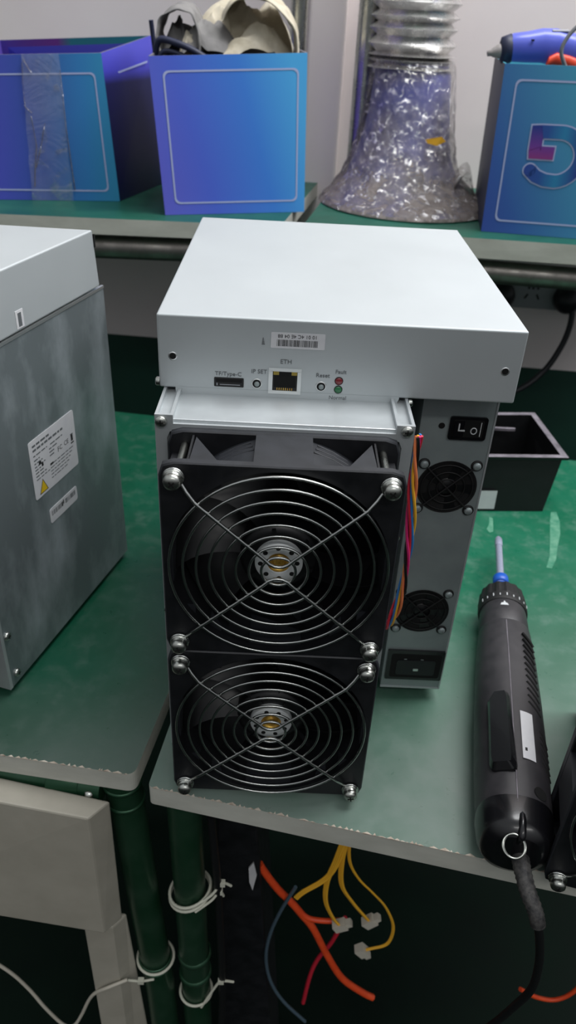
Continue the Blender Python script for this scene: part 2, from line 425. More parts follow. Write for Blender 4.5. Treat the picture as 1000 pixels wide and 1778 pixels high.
# label sticker, upside down
b = MB('paper'); b.prism(rrect(60, 88.6, 274.8, 283.4, .6), -.25, .1, 'y')
b.use('inkblack').text('10 01 4C 4E 04 88', 2.75, (74, -.3, 281.6), (PI/2, PI, 0))
random.seed(3); x = 63.2
b.T = Matrix.Identity(4)
while x < 84.6:
    w = random.choice((.22, .35, .5)); b.box(x, x+w, -.3, -.2, 276, 279.6); x += w+random.choice((.2, .3, .42))
b.T = Matrix.Identity(4); b.build('barcode_sticker', lid, label='white barcode sticker stuck upside down')
b = MB('ink')
for t, s_, x, z in (('TF/Type-C', 3.3, 37.6, 258.7), ('IP SET', 3.3, 54.2, 260.9), ('ETH', 3.5, 68.5, 267.2), ('Reset', 3.3, 88.7, 260.4), ('Fault', 3.1, 98.3, 262.9), ('Normal', 3.1, 97.6, 247.8)):
    b.text(t, s_, (x, -.2, z))
for k in range(5): b.box(55.2+.1*k, 56.8-.15*k, -.2, 0, 276.4+k*.8, 276.8+k*.8)
b.build('printed_text', lid)
b = MB('portin'); b.prism(rrect(29.9, 46, 251.3, 256.6, .5), -.3, .2, 'y'); b.use('hole').box(31, 45, -.4, 0, 254, 255.8); b.use('strip').box(33, 44, -.45, 0, 252.4, 252.8).box(31.2, 31.8, -.45, 0, 252, 253.4)
b.build('card_slot', lid)
for x, z, n in ((53.1, 253.9, 'ip_button'), (88.1, 254.0, 'reset_button')):
    b = MB('bright'); b.lathe([(2.35, -.3), (2.9, -.3), (3.0, .1)], 28, 'y', (x, 0, z), False); b.use('hole').cyl(2.4, -.2, .4, 'y', (x, 0, z))
    b.use('psu').lathe([(1.5, -.1), (1.4, -.9), (.9, -1.3), (.01, -1.3)], 20, 'y', (x+.1, 0, z-.1), False); b.build(n, lid)
b = MB('disc')
o = rrect(59.4, 77.1, 248.9, 263.3, .4, 1); n_ = len(o)
b.box(59.4, 77.1, -.9, .2, 261.9, 263.3).box(59.4, 77.1, -.9, .2, 248.9, 250.7).box(59.4, 61.6, -.9, .2, 250.6, 262).box(75, 77.1, -.9, .2, 250.6, 262)
b.use('portin').box(61.5, 75.1, -.4, .1, 250.6, 262); b.use('hole').box(62.4, 74.2, -.5, 0, 252.6, 259.6).box(65, 71.6, -.5, 0, 259.5, 261.4)
b.use('amber').box(62, 65, -.6, 0, 259.8, 261.8).box(71.8, 74.8, -.6, 0, 259.8, 261.8)
b.use('gold')
for k in range(8): b.box(64+k*1.15, 64.4+k*1.15, -.6, 0, 251, 252.3)
b.build('ethernet_port', lid)
for z, c, n in ((257.7, 'red', 'fault_led'), (252.7, 'green', 'normal_led')):
    b = MB(c); b.lathe([(2.0, -.3), (1.7, -.7), (.01, -.8)], 24, 'y', (97.6, 0, z), False); b.use('hole').lathe([(1.9, -.35), (2.3, -.3), (2.35, .1)], 24, 'y', (97.6, 0, z), False); b.build(n, lid)
b = MB('steel'); b.lathe([(2.6, 0), (2.6, -1.6), (1.8, -2.4), (.01, -2.5)], 20, 'x', (0, 2.5, 251.5), False)
o = b.build('side_screw', lid)
b = MB('steel'); b.lathe([(2.0, 0), (2.0, 1.6), (1.4, 2.2), (.01, 2.3)], 20, 'x', (136.4, -3, 248), False); b.build('side_screw', lid)
# fan-side case (long aluminium channel body)
b = MB('case'); b.box(3.2, 135.8, -32, 196, 1.5, 246.2)
case = b.build('main_case', mn, bevel=.4)
for x0 in (2.5, 126.9):
    b = MB('case'); b.prism([(x0, 245.3), (x0+9.5, 245.3), (x0+9.5, 249.1), (x0+7.9, 249.1), (x0+7.9, 246.6), (x0+1.5, 246.6), (x0+1.5, 249.1), (x0, 249.1)], -31.95, 190, 'y'); b.build('top_rail', case)

b = MB('case')   # front plate with opening for the two fans
out = [(2.5, 1.5), (136.4, 1.5), (136.4, 249.6), (126.9, 249.6), (126.9, 245), (12, 245), (12, 249.6), (2.5, 249.6)]
b.box(12, 126.9, -34, -32, 241.3, 244.4).box(2.5, 12, -34, -32, 241.3, 249.3).box(126.9, 136.4, -34, -32, 241.3, 249.3)
b.box(2.5, 8.6, -34, -32, 1.5, 241.3).box(130.6, 136.4, -34, -32, 1.5, 241.3)
for cx, cz, sx, sz in ((8.6, 241.3, 1, -1), (130.6, 241.3, -1, -1)):
    b.prism([(cx, cz), (cx+sx*5, cz), (cx+sx*1.5, cz+sz*1.5), (cx, cz+sz*5)], -34, -32, 'y')
plate = b.build('front_plate', case)
for x, z in ((5.8, 245.6), (132.4, 246.4), (133.5, 180), (5.5, 120)): inst(SSCREW, 'plate_screw', case, (x, -34, z))
b = MB('fanblack'); b.box(10, 129, -33.6, -31.5, 3, 241)
b.build('fan_backing', case)
fan(mn, 69.5, -71, 182.7, .35); fan(mn, 69.5, -71, 61.9, 1.1)
# power supply
b = MB('psu'); b.box(149, 192.6, 20, 300, 9.4, 249.1)
ps = b.build('power_supply', mn, bevel=.7)
b = MB('case'); b.box(191.9, 192.9, 19.2, 20.6, 9.4, 249).box(149, 192.6, 19.3, 20.5, 9.2, 10.4); b.build('case_flange', ps)
b = MB('gloss'); b.prism(rrect(166, 188.4, 215.9, 231, 1.8), 18.6, 20.3, 'y')
b.use('portin').prism(rrect(168.3, 186.2, 218, 229, .8), 18.2, 19, 'y')
b.use('gloss').add([(168.6, 17.2, 218.3), (177.2, 18.6, 218.3), (177.2, 18.6, 228.7), (168.6, 17.2, 228.7), (185.9, 18.2, 218.3), (185.9, 18.2, 228.7)], [(0, 1, 2, 3), (1, 4, 5, 2)])
b.use('inkwhite').box(171.1, 171.8, 16.8, 17.8, 222.6, 227.2).box(171.1, 175.2, 17.3, 18.2, 222.3, 222.9)  # upright is the I mark, its foot a painted highlight
b.tube([(180.6+1.7*math.cos(k*PI/10), 18.1, 222.4+2.0*math.sin(k*PI/10)) for k in range(20)], .35, 6, True)
b.box(184.3, 184.7, 17.9, 18.3, 219, 228); b.build('rocker_switch', ps)
b = MB('hole'); b.cyl(1.9, 19.7, 20.4, 'y', (161.8, 0, 224.2), 20); b.build('screw_hole', ps)
for cx, cz in ((171.1, 182.4), (169.6, 82.7)):
    b = MB('dark'); b.lathe([(18.6, 19.6), (18.2, 19.4), (17.8, 19.7), (17.6, 19.8), (.01, 19.8)], 48, 'y', (cx, 0, cz), False)
    b.use('blade').lathe([(6.5, 19.75), (6.2, 19.3), (.01, 19.2)], 30, 'y', (cx, 0, cz), False)
    for k in range(5):
        b.T = Matrix.Translation((cx, 0, cz)) @ Matrix.Rotation(2*PI*k/5, 4, 'Y'); b.add([(6, 19.6, -2), (17, 19.7, -5), (17, 19.3, 3), (6, 19.3, 2)], [(0, 1, 2, 3)])
    b.T = Matrix.Translation((cx, 0, cz)); b.use('rubber')
    for r in (6, 11, 16): b.tube([(r*math.cos(k*PI/20), 18.9, r*math.sin(k*PI/20)) for k in range(40)], .45, 6, True)
    for s_ in (-1, 1): b.tube([(-16, 18.6, s_*16), (0, 18.6, 0), (16, 18.6, -s_*16)], .6, 6)
    b.T = Matrix.Identity(4); b.build('small_fan', ps)
    for sx in (-1, 1):
        for sz in (-1, 1):
            g = MB('rubber'); g.lathe([(3.6, 20.1), (3.6, 19.3), (3.2, 18.9), (1, 18.9)], 20, 'y', (cx+sx*16, 0, cz+sz*16), False)
            g.use('psu').lathe([(2.5, 19), (2.5, 18.2), (1.8, 17.4), (.01, 17.3)], 20, 'y', (cx+sx*16, 0, cz+sz*16), False); g.build('fan_screw', ps)
b = MB('gloss'); b.prism(rrect(151, 192, 18.6, 46.6, 1), 18.4, 20.2, 'y'); b.use('hole').prism(rrect(154, 190, 21, 43.4, 2), 18.2, 19, 'y')
b.use('fanblack').prism(rrect(158, 186, 24, 38, 2), 17.6, 18.6, 'y'); b.use('bright').box(170.5, 174, 17.2, 18, 28.4, 30.4); b.use('psu').box(163, 165, 17.9, 18.3, 38.6, 39.1).box(175, 177, 17.9, 18.3, 38.6, 39.1); b.build('power_inlet', ps)
# fan wires running down the gap
hr = [('w_red', 0), ('w_blue', 1.1), ('w_yellow', 2.1), ('w_orange', 3.2), ('w_black', 4.2), ('w_magenta', 5.2)]
path = [(138.2, -26, 240), (138.2, -26, 222), (139.4, -26, 202), (141.6, -26, 178), (142.2, -27, 158), (141.9, -27, 138), (139.8, -26, 118), (137.6, -20, 102), (137.4, -5, 92)]
P_ = bez(path, 12)
for nm, ph in hr:
    b = MB(nm); pts = []
    for i, p in enumerate(P_):
        a = ph+i*.13; w = 1.6+1.0*math.sin(i*.11+ph*2)
        pts.append((p.x+2.2+w*math.cos(a)*.9, p.y+w*math.sin(a), p.z))
    b.tube(pts, .85, 8); b.build('fan_wire', mn, label={'w_red': 'red', 'w_blue': 'blue', 'w_yellow': 'yellow', 'w_orange': 'orange', 'w_black': 'black', 'w_magenta': 'magenta'}[nm]+' insulated fan wire')

# ------------------------------------------------------------------ machine on the left (seen from its side)
A0 = V((-117.5, 7, 0)); ya = math.atan2(50, 174)
lm = thing('mining_machine', 'silver box machine at the left edge showing its smudged side panel and rating label', 'mining machine', (-117.5, 7, 0), rz=-ya)
lm['_o'] = (0, 0, 0)
# local: x=0 is the visible side, +y runs to the far end, -x goes left
b = MB('side'); b.hexa([(-195, -30, 5), (0, 0, 5), (0, 181, 5), (-195, 131, 5)], [(-195, -30, 248), (0, 0, 248), (0, 177, 248), (-195, 127, 248)])
b.build('main_case', lm, bevel=.6)
b = MB('lid'); b.hexa([(-196, -30, 249.6), (.6, -1, 249.6), (.6, 171, 249.6), (-196, 121, 249.6)], [(-196, -30, 290), (.6, -1, 290), (.6, 167, 290), (-196, 117, 290)])
l2 = b.build('top_cover', lm, bevel=1.2, seg=3)
b = MB('bright'); b.box(-1.6, .5, 0, 176.5, 246.6, 248.6); b.build('seam_flange', lm)
b = MB('hole'); b.box(.5, 1.3, 167.2, 168.5, 278, 287); b.build('corner_notch', l2)
# rating label: local (y, z)
def onside(b_, poly, x0=.1, x1=.35): b_.prism(poly, x0, x1, 'x')
b = MB('paper'); onside(b, rrect(59, 117, 129.5, 174.5, 2))
b.use('ink'); random.seed(11)
RT = (PI/2, 0, PI/2)
def words(b_, y0, y1, z, h=.9):
    y = y0
    while y < y1-1:
        w = min(random.uniform(2, 6), y1-y); b_.box(.3, .42, y, y+w, z, z+h); y += w+1.1
words(b, 63, 84, 169.2, 1.5); words(b, 63, 102, 165.8, 1.6); words(b, 63, 80, 162, .9); words(b, 84, 100, 161.6, .9)
for k, z in enumerate((158.6, 156, 153.4, 151, 148.6, 146)): words(b, 63, 70+k % 3*3, z); 
for k, z in enumerate((158.6, 156, 153.4)): words(b, 82, 92-k*2, z)
words(b, 63, 80, 143.6, .7)
for k, z in enumerate((146.6, 144, 141.4, 138.8, 136.2)): words(b, 81, 112-k*2, z, .7)
b.use('inkblack').box(.3, .44, 81, 85, 146.4, 148); b.box(.3, .44, 71, 73.2, 151, 154).box(.3, .44, 68, 71, 153.6, 156)
b.text('F', 5.6, (.36, 93.4, 153.4), RT); b.text('C', 5, (.36, 96.6, 153.6), RT); b.text('CE', 5.2, (.36, 104, 153.8), RT)
b.box(.3, .44, 110, 113.4, 156.6, 157.2).box(.3, .44, 110.4, 113, 151.6, 156.4).box(.3, .44, 109.8, 113.8, 149.6, 150.6)
b.use('inkblack').prism([(64.4, 131.4), (75.2, 131.4), (69.8, 142)], .3, .42, 'x'); b.use('yellow').prism([(65.4, 132), (74.2, 132), (69.8, 140.8)], .35, .5, 'x')
b.build('rating_label', lm, label='white rating label with a yellow warning triangle')
b = MB('paper'); onside(b, rrect(72.5, 110.3, 101.8, 113.8, 2)); b.use('ink')
y = 75
while y < 107:
    if not 88 < y < 93: b.box(.3, .42, y, y+.5, 107.5, 111.4)
    y += random.choice((.8, 1.1, 1.5))
b.use('inkblack').box(.3, .42, 88.4, 90, 107.6, 111.4).box(.3, .42, 90.4, 91.6, 108.8, 112.2)
b.build('serial_label', lm, label='small white barcode label on the side panel')
b = MB('paper'); b.box(.6, .85, 65.8, 73.8, 251.3, 262.6); b.use('ink').box(.8, .95, 68, 71.6, 252.4, 261); b.build('strip_label', l2)
for y, z in ((3.4, 51.4), (6.2, 14.3)): inst(SSCREW, 'side_screw', lm, (0, y, z), (0, 0, PI/2))
b = MB('steel'); b.box(-195, -.3, -1.5, .5, 5, 9)
b = MB('case'); b.box(-10, 0, -3, 0, 5, 248).box(-145, -10, -3, 0, 5, 9); b.build('front_plate', lm)
h = inst(FRAME, 'cooling_fan', lm, (-70, -40, 68)); inst(IMP, 'impeller', h, (0, 0, 0)); inst(GUARD, 'fan_guard', h, (0, 0, 0)); inst(HUB, 'hub_plate', h, (0, 0, 0))
h = inst(FRAME, 'cooling_fan', lm, (-70, -40, 189)); inst(IMP, 'impeller', h, (0, 0, 0)); inst(GUARD, 'fan_guard', h, (0, 0, 0)); inst(HUB, 'hub_plate', h, (0, 0, 0))

# ------------------------------------------------------------------ fan unit at right edge
rf = thing('fan_unit', 'black fan unit cut off at the right edge overhanging the table front', 'fan', (231.5, -127, 6), rz=math.radians(-14)); rf['_o'] = (0, 0, 0)
b = MB('fanblack'); b.box(1, 134, 34, 44, 1, 244).box(26, 132, 43, 150, 1, 243); b.build('housing', rf, bevel=1)
fan(rf, 60, 0, 60, .6); fan(rf, 60, 0, 181, .9)

# ------------------------------------------------------------------ tables
def slab(name, label, cat, poly, z0, z1, matname, org):
    t = thing(name, label, cat, org); return t
t1 = thing('work_table', 'right green-topped work table carrying the machine and the screwdriver', 'table', (150, 150, 0)); t1['_o'] = (0, 0, 0); t1.location = (0, 0, 0)
F0, F1 = V((-8, -69)), V((560, -184)); 
def tabletop(parent, poly, th, mt='table'):
    b = MB(mt); n = len(poly)
    b.add([(x, y, 0) for x, y in poly], [tuple(range(n))])
    b.use('edge').ringloft([[(x, y, 0) for x, y in poly], [(x, y, -th) for x, y in poly]], False)
    b.add([(x, y, -th) for x, y in poly], [tuple(range(n))[::-1]])
    return b.build('tabletop', parent)
def roundpoly(pts, r, n=4):
    out = []; N = len(pts)
    for i in range(N):
        p, a, c = V(pts[i]), V(pts[i-1]), V(pts[(i+1) % N]); da = (a-p).normalized()*r; dc = (c-p).normalized()*r
        for k in range(n+1):
            t = k/n; out.append(tuple((1-t)**2*(p+da)+2*t*(1-t)*p+t*t*(p+dc)))
    return out
tt = tabletop(t1, roundpoly([(-8, -69), (600, -190), (640, 374), (60, 446)], 3.5), 17)
def edge_chips(parent, a, b_, seed):
    random.seed(seed); m_ = MB('chip'); a, b_ = V(a), V(b_); d = b_-a; L = d.length; d.normalize(); n = V((-d.y, d.x))
    t = 0
    while t < L:
        w = random.uniform(1, 7); o = random.uniform(.2, 1.9)
        p, q = a+d*t, a+d*(t+w)
        m_.add([(p.x-n.x*.12, p.y-n.y*.12, -random.uniform(.3, 1.0)), (q.x-n.x*.12, q.y-n.y*.12, -random.uniform(.2, .9)), (q.x-n.x*.12, q.y-n.y*.12, .08), ((p+q).x/2+n.x*o, (p+q).y/2+n.y*o, .08), (p.x-n.x*.12, p.y-n.y*.12, .08)], [(0, 1, 2, 4), (4, 2, 3)])
        t += w+random.uniform(-.5, 1.5 if random.random() < .8 else 8)
    return m_.build('chipped_edge', parent)
b = MB('border'); b.mats = ['scrape']
b.prism([(320, 190), (325, 189), (333, 204), (340, 224), (349, 247), (355, 270), (356.5, 288), (350.5, 287), (345, 270), (337, 240), (328, 208)], .02, .1); b.build('paint_scrape', tt)
b = MB('border'); b.mats = ['scrape']
b.prism([(278, 244), (282, 246), (284, 256), (286.5, 270), (283.5, 273), (280, 258), (276, 250)], .02, .1); b.build('paint_scrape', tt)
edge_chips(tt, (-5, -69.6), (560, -182), 5)
b = MB('dullsteel'); b.tube([(10, -42, -33), (560, -152, -33)], 11, 20); b.build('front_rail', t1)
b = MB('tube'); b.tube([(10.5, -44, -18), (15.5, -40, -420), (16, -40, -719)], 12.4, 28)
for z in (-255, -285): b.lathe([(12.6, z-3), (14.2, z-2), (14.2, z+2), (12.6, z+3)], 28, 'z', (14, -41, 0), False)
b.build('leg', t1)
b = MB('tube'); b.tube([(540, -150, -18), (540, -150, -719)], 12.4, 20); b.build('leg', t1)
b = MB('tube'); b.tube([(80, 420, -18), (80, 420, -719)], 12.4, 20); b.build('leg', t1)
t2 = thing('work_table', 'left green-topped work table under the left machine', 'table', (0, 0, 0))
tt2 = tabletop(t2, roundpoly([(-520, 4), (-18.5, -61), (62, 446), (-440, 515)], 7, 6), 17, 'table_shaded')
b = MB('tube')
edge_chips(tt2, (-500, 1.6), (-24, -60.2), 9)
b.tube([(-420, 0, -31), (-44, -47, -31)], 10, 20); b.use('tube').lathe([(12, 0), (12.5, 1), (12.5, 21), (12, 22)], 24, 'x', (-82, -43, -31), False); b.build('front_rail', t2)
b = MB('steel'); b.lathe([(3.8, -4), (3.8, -9), (2.5, -11.5), (.01, -12)], 20, 'y', (-52, -46, -30), False); b.use('chip').cyl(6.5, -4.5, -2, 'y', (-52, -46, -30)); b.build('rail_bolt', t2)
b = MB('tube'); b.tube([(-32.5, -42, -17), (-18, -41, -305), (-10, -40, -719)], 12.8, 28)
for z, x in ((-30, -32), (-48, -31), (-262, -20), (-270, -19.6)): b.lathe([(13, z-1.5), (14.2, z-1), (14.2, z+1), (13, z+1.5)], 28, 'z', (x, -42, 0), False)
b.build('leg', t2)
b = MB('tube'); b.tube([(-480, 30, -18), (-480, 30, -719)], 12.4, 20); b.build('leg', t2)
# cable ties
def tie(c, r, z, tail, label, drop=0):
    b_ = MB('tie'); cx, cy = c
    b_.tube([(cx+(r+.6)*math.cos(a), cy+(r+.6)*math.sin(a), z-drop*math.cos(a)) for a in [2*PI*k/30 for k in range(30)]], 1.3, 6, True)
    if tail: b_.tube(bez(tail), 1.2, 6); p = tail[-2]; b_.box(p[0]-2.5, p[0]+2.5, p[1]-2, p[1]+2, p[2]-2, p[2]+2.5)
    o = b_.build('cable_tie', None, org=(cx, cy, z)); tag(o, label, 'cable tie', 'nylon cable ties on the table legs')
tie((12.4, -42), 15.5, -158, [(16, -57, -160), (30, -52, -150), (38, -48, -140), (45, -46, -146)], 'white cable tie around the right table leg, upper of its pair', -5)
tie((12.4, -42), 15.5, -163, [(18, -57, -165), (30, -52, -157), (36, -48, -151), (39, -46, -160)], 'white cable tie around the right table leg, lower of its pair', -5)
tie((-19.5, -42), 14.8, -262, [(-19, -57, -270), (-30, -58, -272), (-42, -58, -271)], 'white cable tie around the left table leg near its joint')
tie((14, -41), 13.5, -318, [(20, -54, -322), (30, -50, -300), (37, -48, -288), (48, -46, -292)], 'white cable tie low on the right table leg with its tail up')

# ------------------------------------------------------------------ under the tables
b = MB('cream')
b.hexa([(-260, 0, -150), (-60, -72.5, -167), (-42, -62, -170), (-240, 10, -150)][:0] or [(-220, -62, -152), (-48.5, -76, -166), (-38, -60, -172), (-215, -40, -152)],
       [(-220, -55, -16), (-48, -75, -28), (-36.5, -60, -29), (-215, -34, -16)])
o = b.build('metal_drawer', None, org=(-120, -60, -160), bevel=1.5); tag(o, 'beige metal drawer hanging under the left table front', 'drawer')
b = MB('cream'); b.hexa([(-70, -62, -719), (-48, -60, -719), (-20, -40, -719), (-40, -30, -719)], [(-69, -64, -180), (-46, -62, -182), (-37, -50, -182), (-60, -48, -180)])
o = b.build('cable_trunking', None, org=(-55, -55, -719), bevel=2.5, seg=3); tag(o, 'cream plastic trunking post below the beige drawer', 'trunking')
b = MB('plasticw'); b.tube(bez([(-170, -58, -225), (-142, -58, -262), (-128, -58, -292), (-116, -60, -322), (-104, -60, -350), (-95, -60, -352), (-86, -60, -332), (-76, -62, -300), (-68, -64, -282), (-56, -66, -268), (-40, -62, -262)]), 1.5, 8)
o = b.build('white_cable', None, org=(-100, -62, -270)); tag(o, 'thin white cable hanging in the dark under the beige drawer', 'cable')

eq = thing('equipment_case', 'black equipment case in the dark under the right table', 'case', (90, 40, -719))
b = MB('fanblack'); b.hexa([(36, 0, -719), (100, 0, -719), (100, 120, -719), (36, 120, -719)], [(30, -8, -110), (62, -8, -110), (62, 110, -110), (30, 110, -110)]); b.build('body', eq, bevel=2)
b = MB('paper'); b.prism([(57, -180), (61, -172), (64, -190), (61, -212), (58, -200)], -9.5, -8, 'y'); b.build('sticker', eq)

def cable(name, mats, pts, r, label, cat='cable', group=None, n=8):
    b_ = MB(mats); b_.tube(bez(pts, 12), r, n); o_ = b_.build(name, None, org=pts[0]); tag(o_, label, cat, group); return o_
oc = cable('orange_cable', 'orange', [(66, 0, -188), (71, 0, -200), (83, 0, -224), (96, 0, -244), (106, 0, -262), (118, 0, -285), (134, 0, -330), (152, 0, -372), (174, 0, -398), (186, 0, -408)], 3.4, 'thick bright orange cable hanging in the dark under the table')
b = MB('orange'); b.tube(bez([(100, 0, -252), (112, -1, -266), (128, -2, -268), (142, -2, -266)]), 2.6, 8); b.build('cable_branch', oc)
cable('red_cable', 'w_red', [(150, 20, -300), (140, 18, -340), (128, 16, -370), (122, 14, -400), (118, 12, -450)], 2.2, 'dim red cable behind the orange cable under the table')
cable('red_cable', 'orange', [(330, 0, -380), (350, 0, -395), (370, 0, -398), (384, 0, -380), (390, 0, -340), (384, 0, -300)], 2.2, 'dim orange-red cable loop at lower right under the table')
cable('blue_cable', 'bluegrey', [(98, -6, -210), (86, -6, -250), (78, -6, -290), (76, -6, -330), (82, -6, -372), (96, -6, -410), (120, -6, -450)], 1.7, 'thin slate blue cable hanging left of the orange cable')
ys = [([(132, -8, -130), (131, -8, -160), (122, -8, -190), (104, -8, -212), (98, -8, -222)], 'shortest yellow wire splayed to the left'),
      ([(133, -8, -130), (128, -8, -165), (123, -8, -195), (124, -8, -225), (132, -8, -250), (140, -8, -264)], 'yellow wire ending in the left white connector'),
      ([(135, -8, -130), (133, -8, -165), (136, -8, -200), (148, -8, -226), (160, -8, -246), (166, -8, -256)], 'yellow wire ending in the middle white connector'),
      ([(137, -8, -130), (140, -8, -165), (150, -8, -190), (164, -8, -210), (178, -8, -232), (188, -8, -262), (186, -8, -290), (172, -8, -300), (164, -8, -304)], 'long yellow wire looping to the lowest white connector')]
for i, (p, l) in enumerate(ys):
    root = thing('yellow_wire', l, 'wire', p[0], 'yellow wires under the table')
    for dx in (0, 2.4, 1.2): 
        if i == 3 and dx > 2: continue
        b = MB('w_yellow'); b.tube(bez([(x+dx*(1-.3*k/len(p)), y-dx*.8, z+dx*.4*(k/len(p))) for k, (x, y, z) in enumerate(p)], 10), 1.15 if i < 3 else .9, 8); b.build('strand', root)
    if i:
        x, y, z = p[-1]; b = MB('plasticw'); b.T = Matrix.Translation((x, y, z)) @ Matrix.Rotation((-.5, -.8, .9)[i-1], 4, 'Y')
        b.box(-5, 7, -4, 4, -4.5, 4.5); b.box(2, 12, -3, 3, -2.5, 2.5); b.build('connector', root)
cable('black_cable', 'w_black', [(30, -46, -60), (34, -48, -130), (36, -46, -200), (38, -46, -300), (36, -46, -420), (34, -44, -560)], 3.2, 'black cable strapped along the right table leg')

# ------------------------------------------------------------------ floor, walls
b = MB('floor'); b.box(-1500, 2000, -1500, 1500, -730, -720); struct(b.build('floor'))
wl, wr = V((-193.1, 827.5)), V((528.1, 765.1)); wd = (wr-wl).normalized(); wn = V((wd.y, -wd.x))
def wallp(t, o): p = wl+wd*t+wn*o; return (p.x, p.y)
b = MB('wall'); b.prism([wallp(-1300, 0), wallp(1600, 0), wallp(1600, -60), wallp(-1300, -60)], -35, 1900)
struct(b.build('wall_back'))
b = MB('wallgreen'); b.prism([wallp(-1300, 1), wallp(1600, 1), wallp(1600, -60), wallp(-1300, -60)], -720, -35); b.build('dado', bpy.data.objects['wall_back']).parent = None
d_ = bpy.data.objects['dado']; d_.name = 'trim_1'; struct(d_)
b = MB('wall'); b.prism([wallp(276, 0), wallp(276, 44), wallp(322, 44), wallp(322, 0)], -35, 1900); struct(b.build('column_1', bevel=4, seg=3))

# ------------------------------------------------------------------ shelves
def shelf(label, poly, rail, posts, zt=225, th=17):
    t = thing('shelf', label, 'shelf', (0, 0, 0)); n = len(poly)
    b_ = MB('shelf'); b_.add([(x, y, zt) for x, y in poly], [tuple(range(n))])
    b_.use('edge').ringloft([[(x, y, zt) for x, y in poly], [(x, y, zt-th) for x, y in poly]], False); b_.add([(x, y, zt-th) for x, y in poly], [tuple(range(n))[::-1]])
    b_.build('shelf_board', t)
    b_ = MB('dullsteel'); b_.tube(rail, 12.5, 28); b_.build('rail', t)
    for x, y in posts:
        b_ = MB('steel'); b_.tube([(x, y, -719), (x, y, 1000)], 14 if x > 100 else 10.5, 28); b_.build('post', t)
    return t
shelf('left green-topped shelf board carrying two cartons', [(-560, 473), (56, 493), (108, 795), (-520, 845)], [(-560, 490, 190), (52, 512, 190)], [(65.5, 715)])
shelf('right green-topped shelf board carrying the wrapped duct', [(80, 497), (620, 458), (650, 750), (132, 795)], [(92, 522, 186), (620, 478, 180)], [(151, 722)], th=21)

# ------------------------------------------------------------------ cartons
def carton(label, bot, top, zb, m_out, m_side, m_in, frame, org):
    t = thing('carton', label, 'carton', org, 'printed cartons on the shelf')
    b_ = MB(m_out); th = 1.6
    def inset(q, d):
        c = sum((V(p) for p in q), V((0, 0, 0)))/4; return [V(p)+(c-V(p)).normalized()*V((1, 1, 0)).length*d for p in q]
    B = [V(p) for p in bot]; T = [V(p) for p in top]; Bi = inset(B, 1.6); Ti = inset(T, 1.6)
    for i in range(4):
        j = (i+1) % 4
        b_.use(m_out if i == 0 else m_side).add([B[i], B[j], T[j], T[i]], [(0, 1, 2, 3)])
        b_.use(m_in).add([Bi[i], Bi[j], Ti[j], Ti[i]], [(3, 2, 1, 0)])
        b_.use('kraft' if m_in != 'boxRin' else m_in).add([T[i], T[j], Ti[j], Ti[i]], [(0, 1, 2, 3)])
    b_.use('kraft').add(B, [(3, 2, 1, 0)]).add([p+V((0, 0, 1)) for p in Bi], [(0, 1, 2, 3)])
    b_.build('carton_body', t)
    if frame:
        u0, u1, v0, v1 = frame; bl, br, tr, tl = B[0], B[1], T[1], T[0]
        nrm = (br-bl).cross(tl-bl).normalized()
        def P3(u, v): return (bl*(1-u)+br*u)*(1-v)+(tl*(1-u)+tr*u)*v+nrm*.35
        ru = .035
        pts = rrect(u0, u1, v0, v1, ru, 4)
        k = MB('border'); R0 = [P3(u, v) for u, v in pts]; cu, cv = (u0+u1)/2, (v0+v1)/2
        R1 = [P3(cu+(u-cu)*(1-.014/(u1-u0)*1.6), cv+(v-cv)*(1-.014/(v1-v0)*1.6)) for u, v in pts]
        k.ringloft([R0, R1], False); k.build('printed_border', t)
        t['_p'] = 0; return t, P3
    return t, None
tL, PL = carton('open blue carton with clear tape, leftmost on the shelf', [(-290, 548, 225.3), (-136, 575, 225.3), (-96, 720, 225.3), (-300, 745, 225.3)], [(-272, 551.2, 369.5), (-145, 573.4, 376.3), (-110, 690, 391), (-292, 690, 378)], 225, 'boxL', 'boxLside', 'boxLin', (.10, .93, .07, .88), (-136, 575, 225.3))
tM, PM = carton('indigo-blue carton with cloth heaped in its open top', [(-73.7, 516, 225.3), (82.2, 569, 225.3), (60, 690, 225.3), (-90, 640, 225.3)], [(-84.2, 512.4, 379), (76.5, 567, 387), (62, 690, 387), (-90, 640, 382)], 225, 'boxM', 'boxMside', 'kraft', (.075, .945, .075, .915), (-73.7, 516, 225.3))
tR, PR = carton('navy-to-teal carton with a curved emblem, rightmost on the shelf', [(281.4, 515.7, 225.3), (431, 497, 225.3), (446, 640, 225.3), (300, 660, 225.3)], [(276.4, 517, 389), (432, 497, 392), (446, 640, 392), (296, 660, 389)], 225, 'boxR', 'gundark', 'boxRin', (.085, .93, .075, .92), (281.4, 515.7, 225.3))
# emblem on the right carton: a broad hooked band, outlined pale
def band(center, w, lift, matn, name, parent, cap=True):
    pts = [V(p) for p in center]; L, Rr = [], []
    for i, p in enumerate(pts):
        a = (pts[i]-pts[i-1]).normalized() if i else None; c = (pts[i+1]-p).normalized() if i < len(pts)-1 else None
        if a is None: d = c; k = 1
        elif c is None: d = a; k = 1
        else: d = (a+c).normalized(); k = 1/max(.5, d.dot(c))
        n = V((-d.y, d.x)); L.append(p+n*w*k); Rr.append(p-n*w*k)
    k_ = MB(matn)
    def Q(p): u = (p.x-281.4)/150; v = (p.y-225.3)/165; q = PR(u, v); return q+V((0, -1, 0))*lift
    loop0 = [Q(p) for p in L]; loop1 = [Q(p) for p in Rr]
    k_.ringloft([loop0, loop1], False, closed=False)
    for e in ((0, -1) if cap else ()):
        c = pts[e]; ring = [Q(c+V((math.cos(2*PI*q/20), math.sin(2*PI*q/20)))*w) for q in range(20)]
        if e == -1: k_.add(ring, [tuple(range(20))[::-1]])
    return k_.build(name, parent)
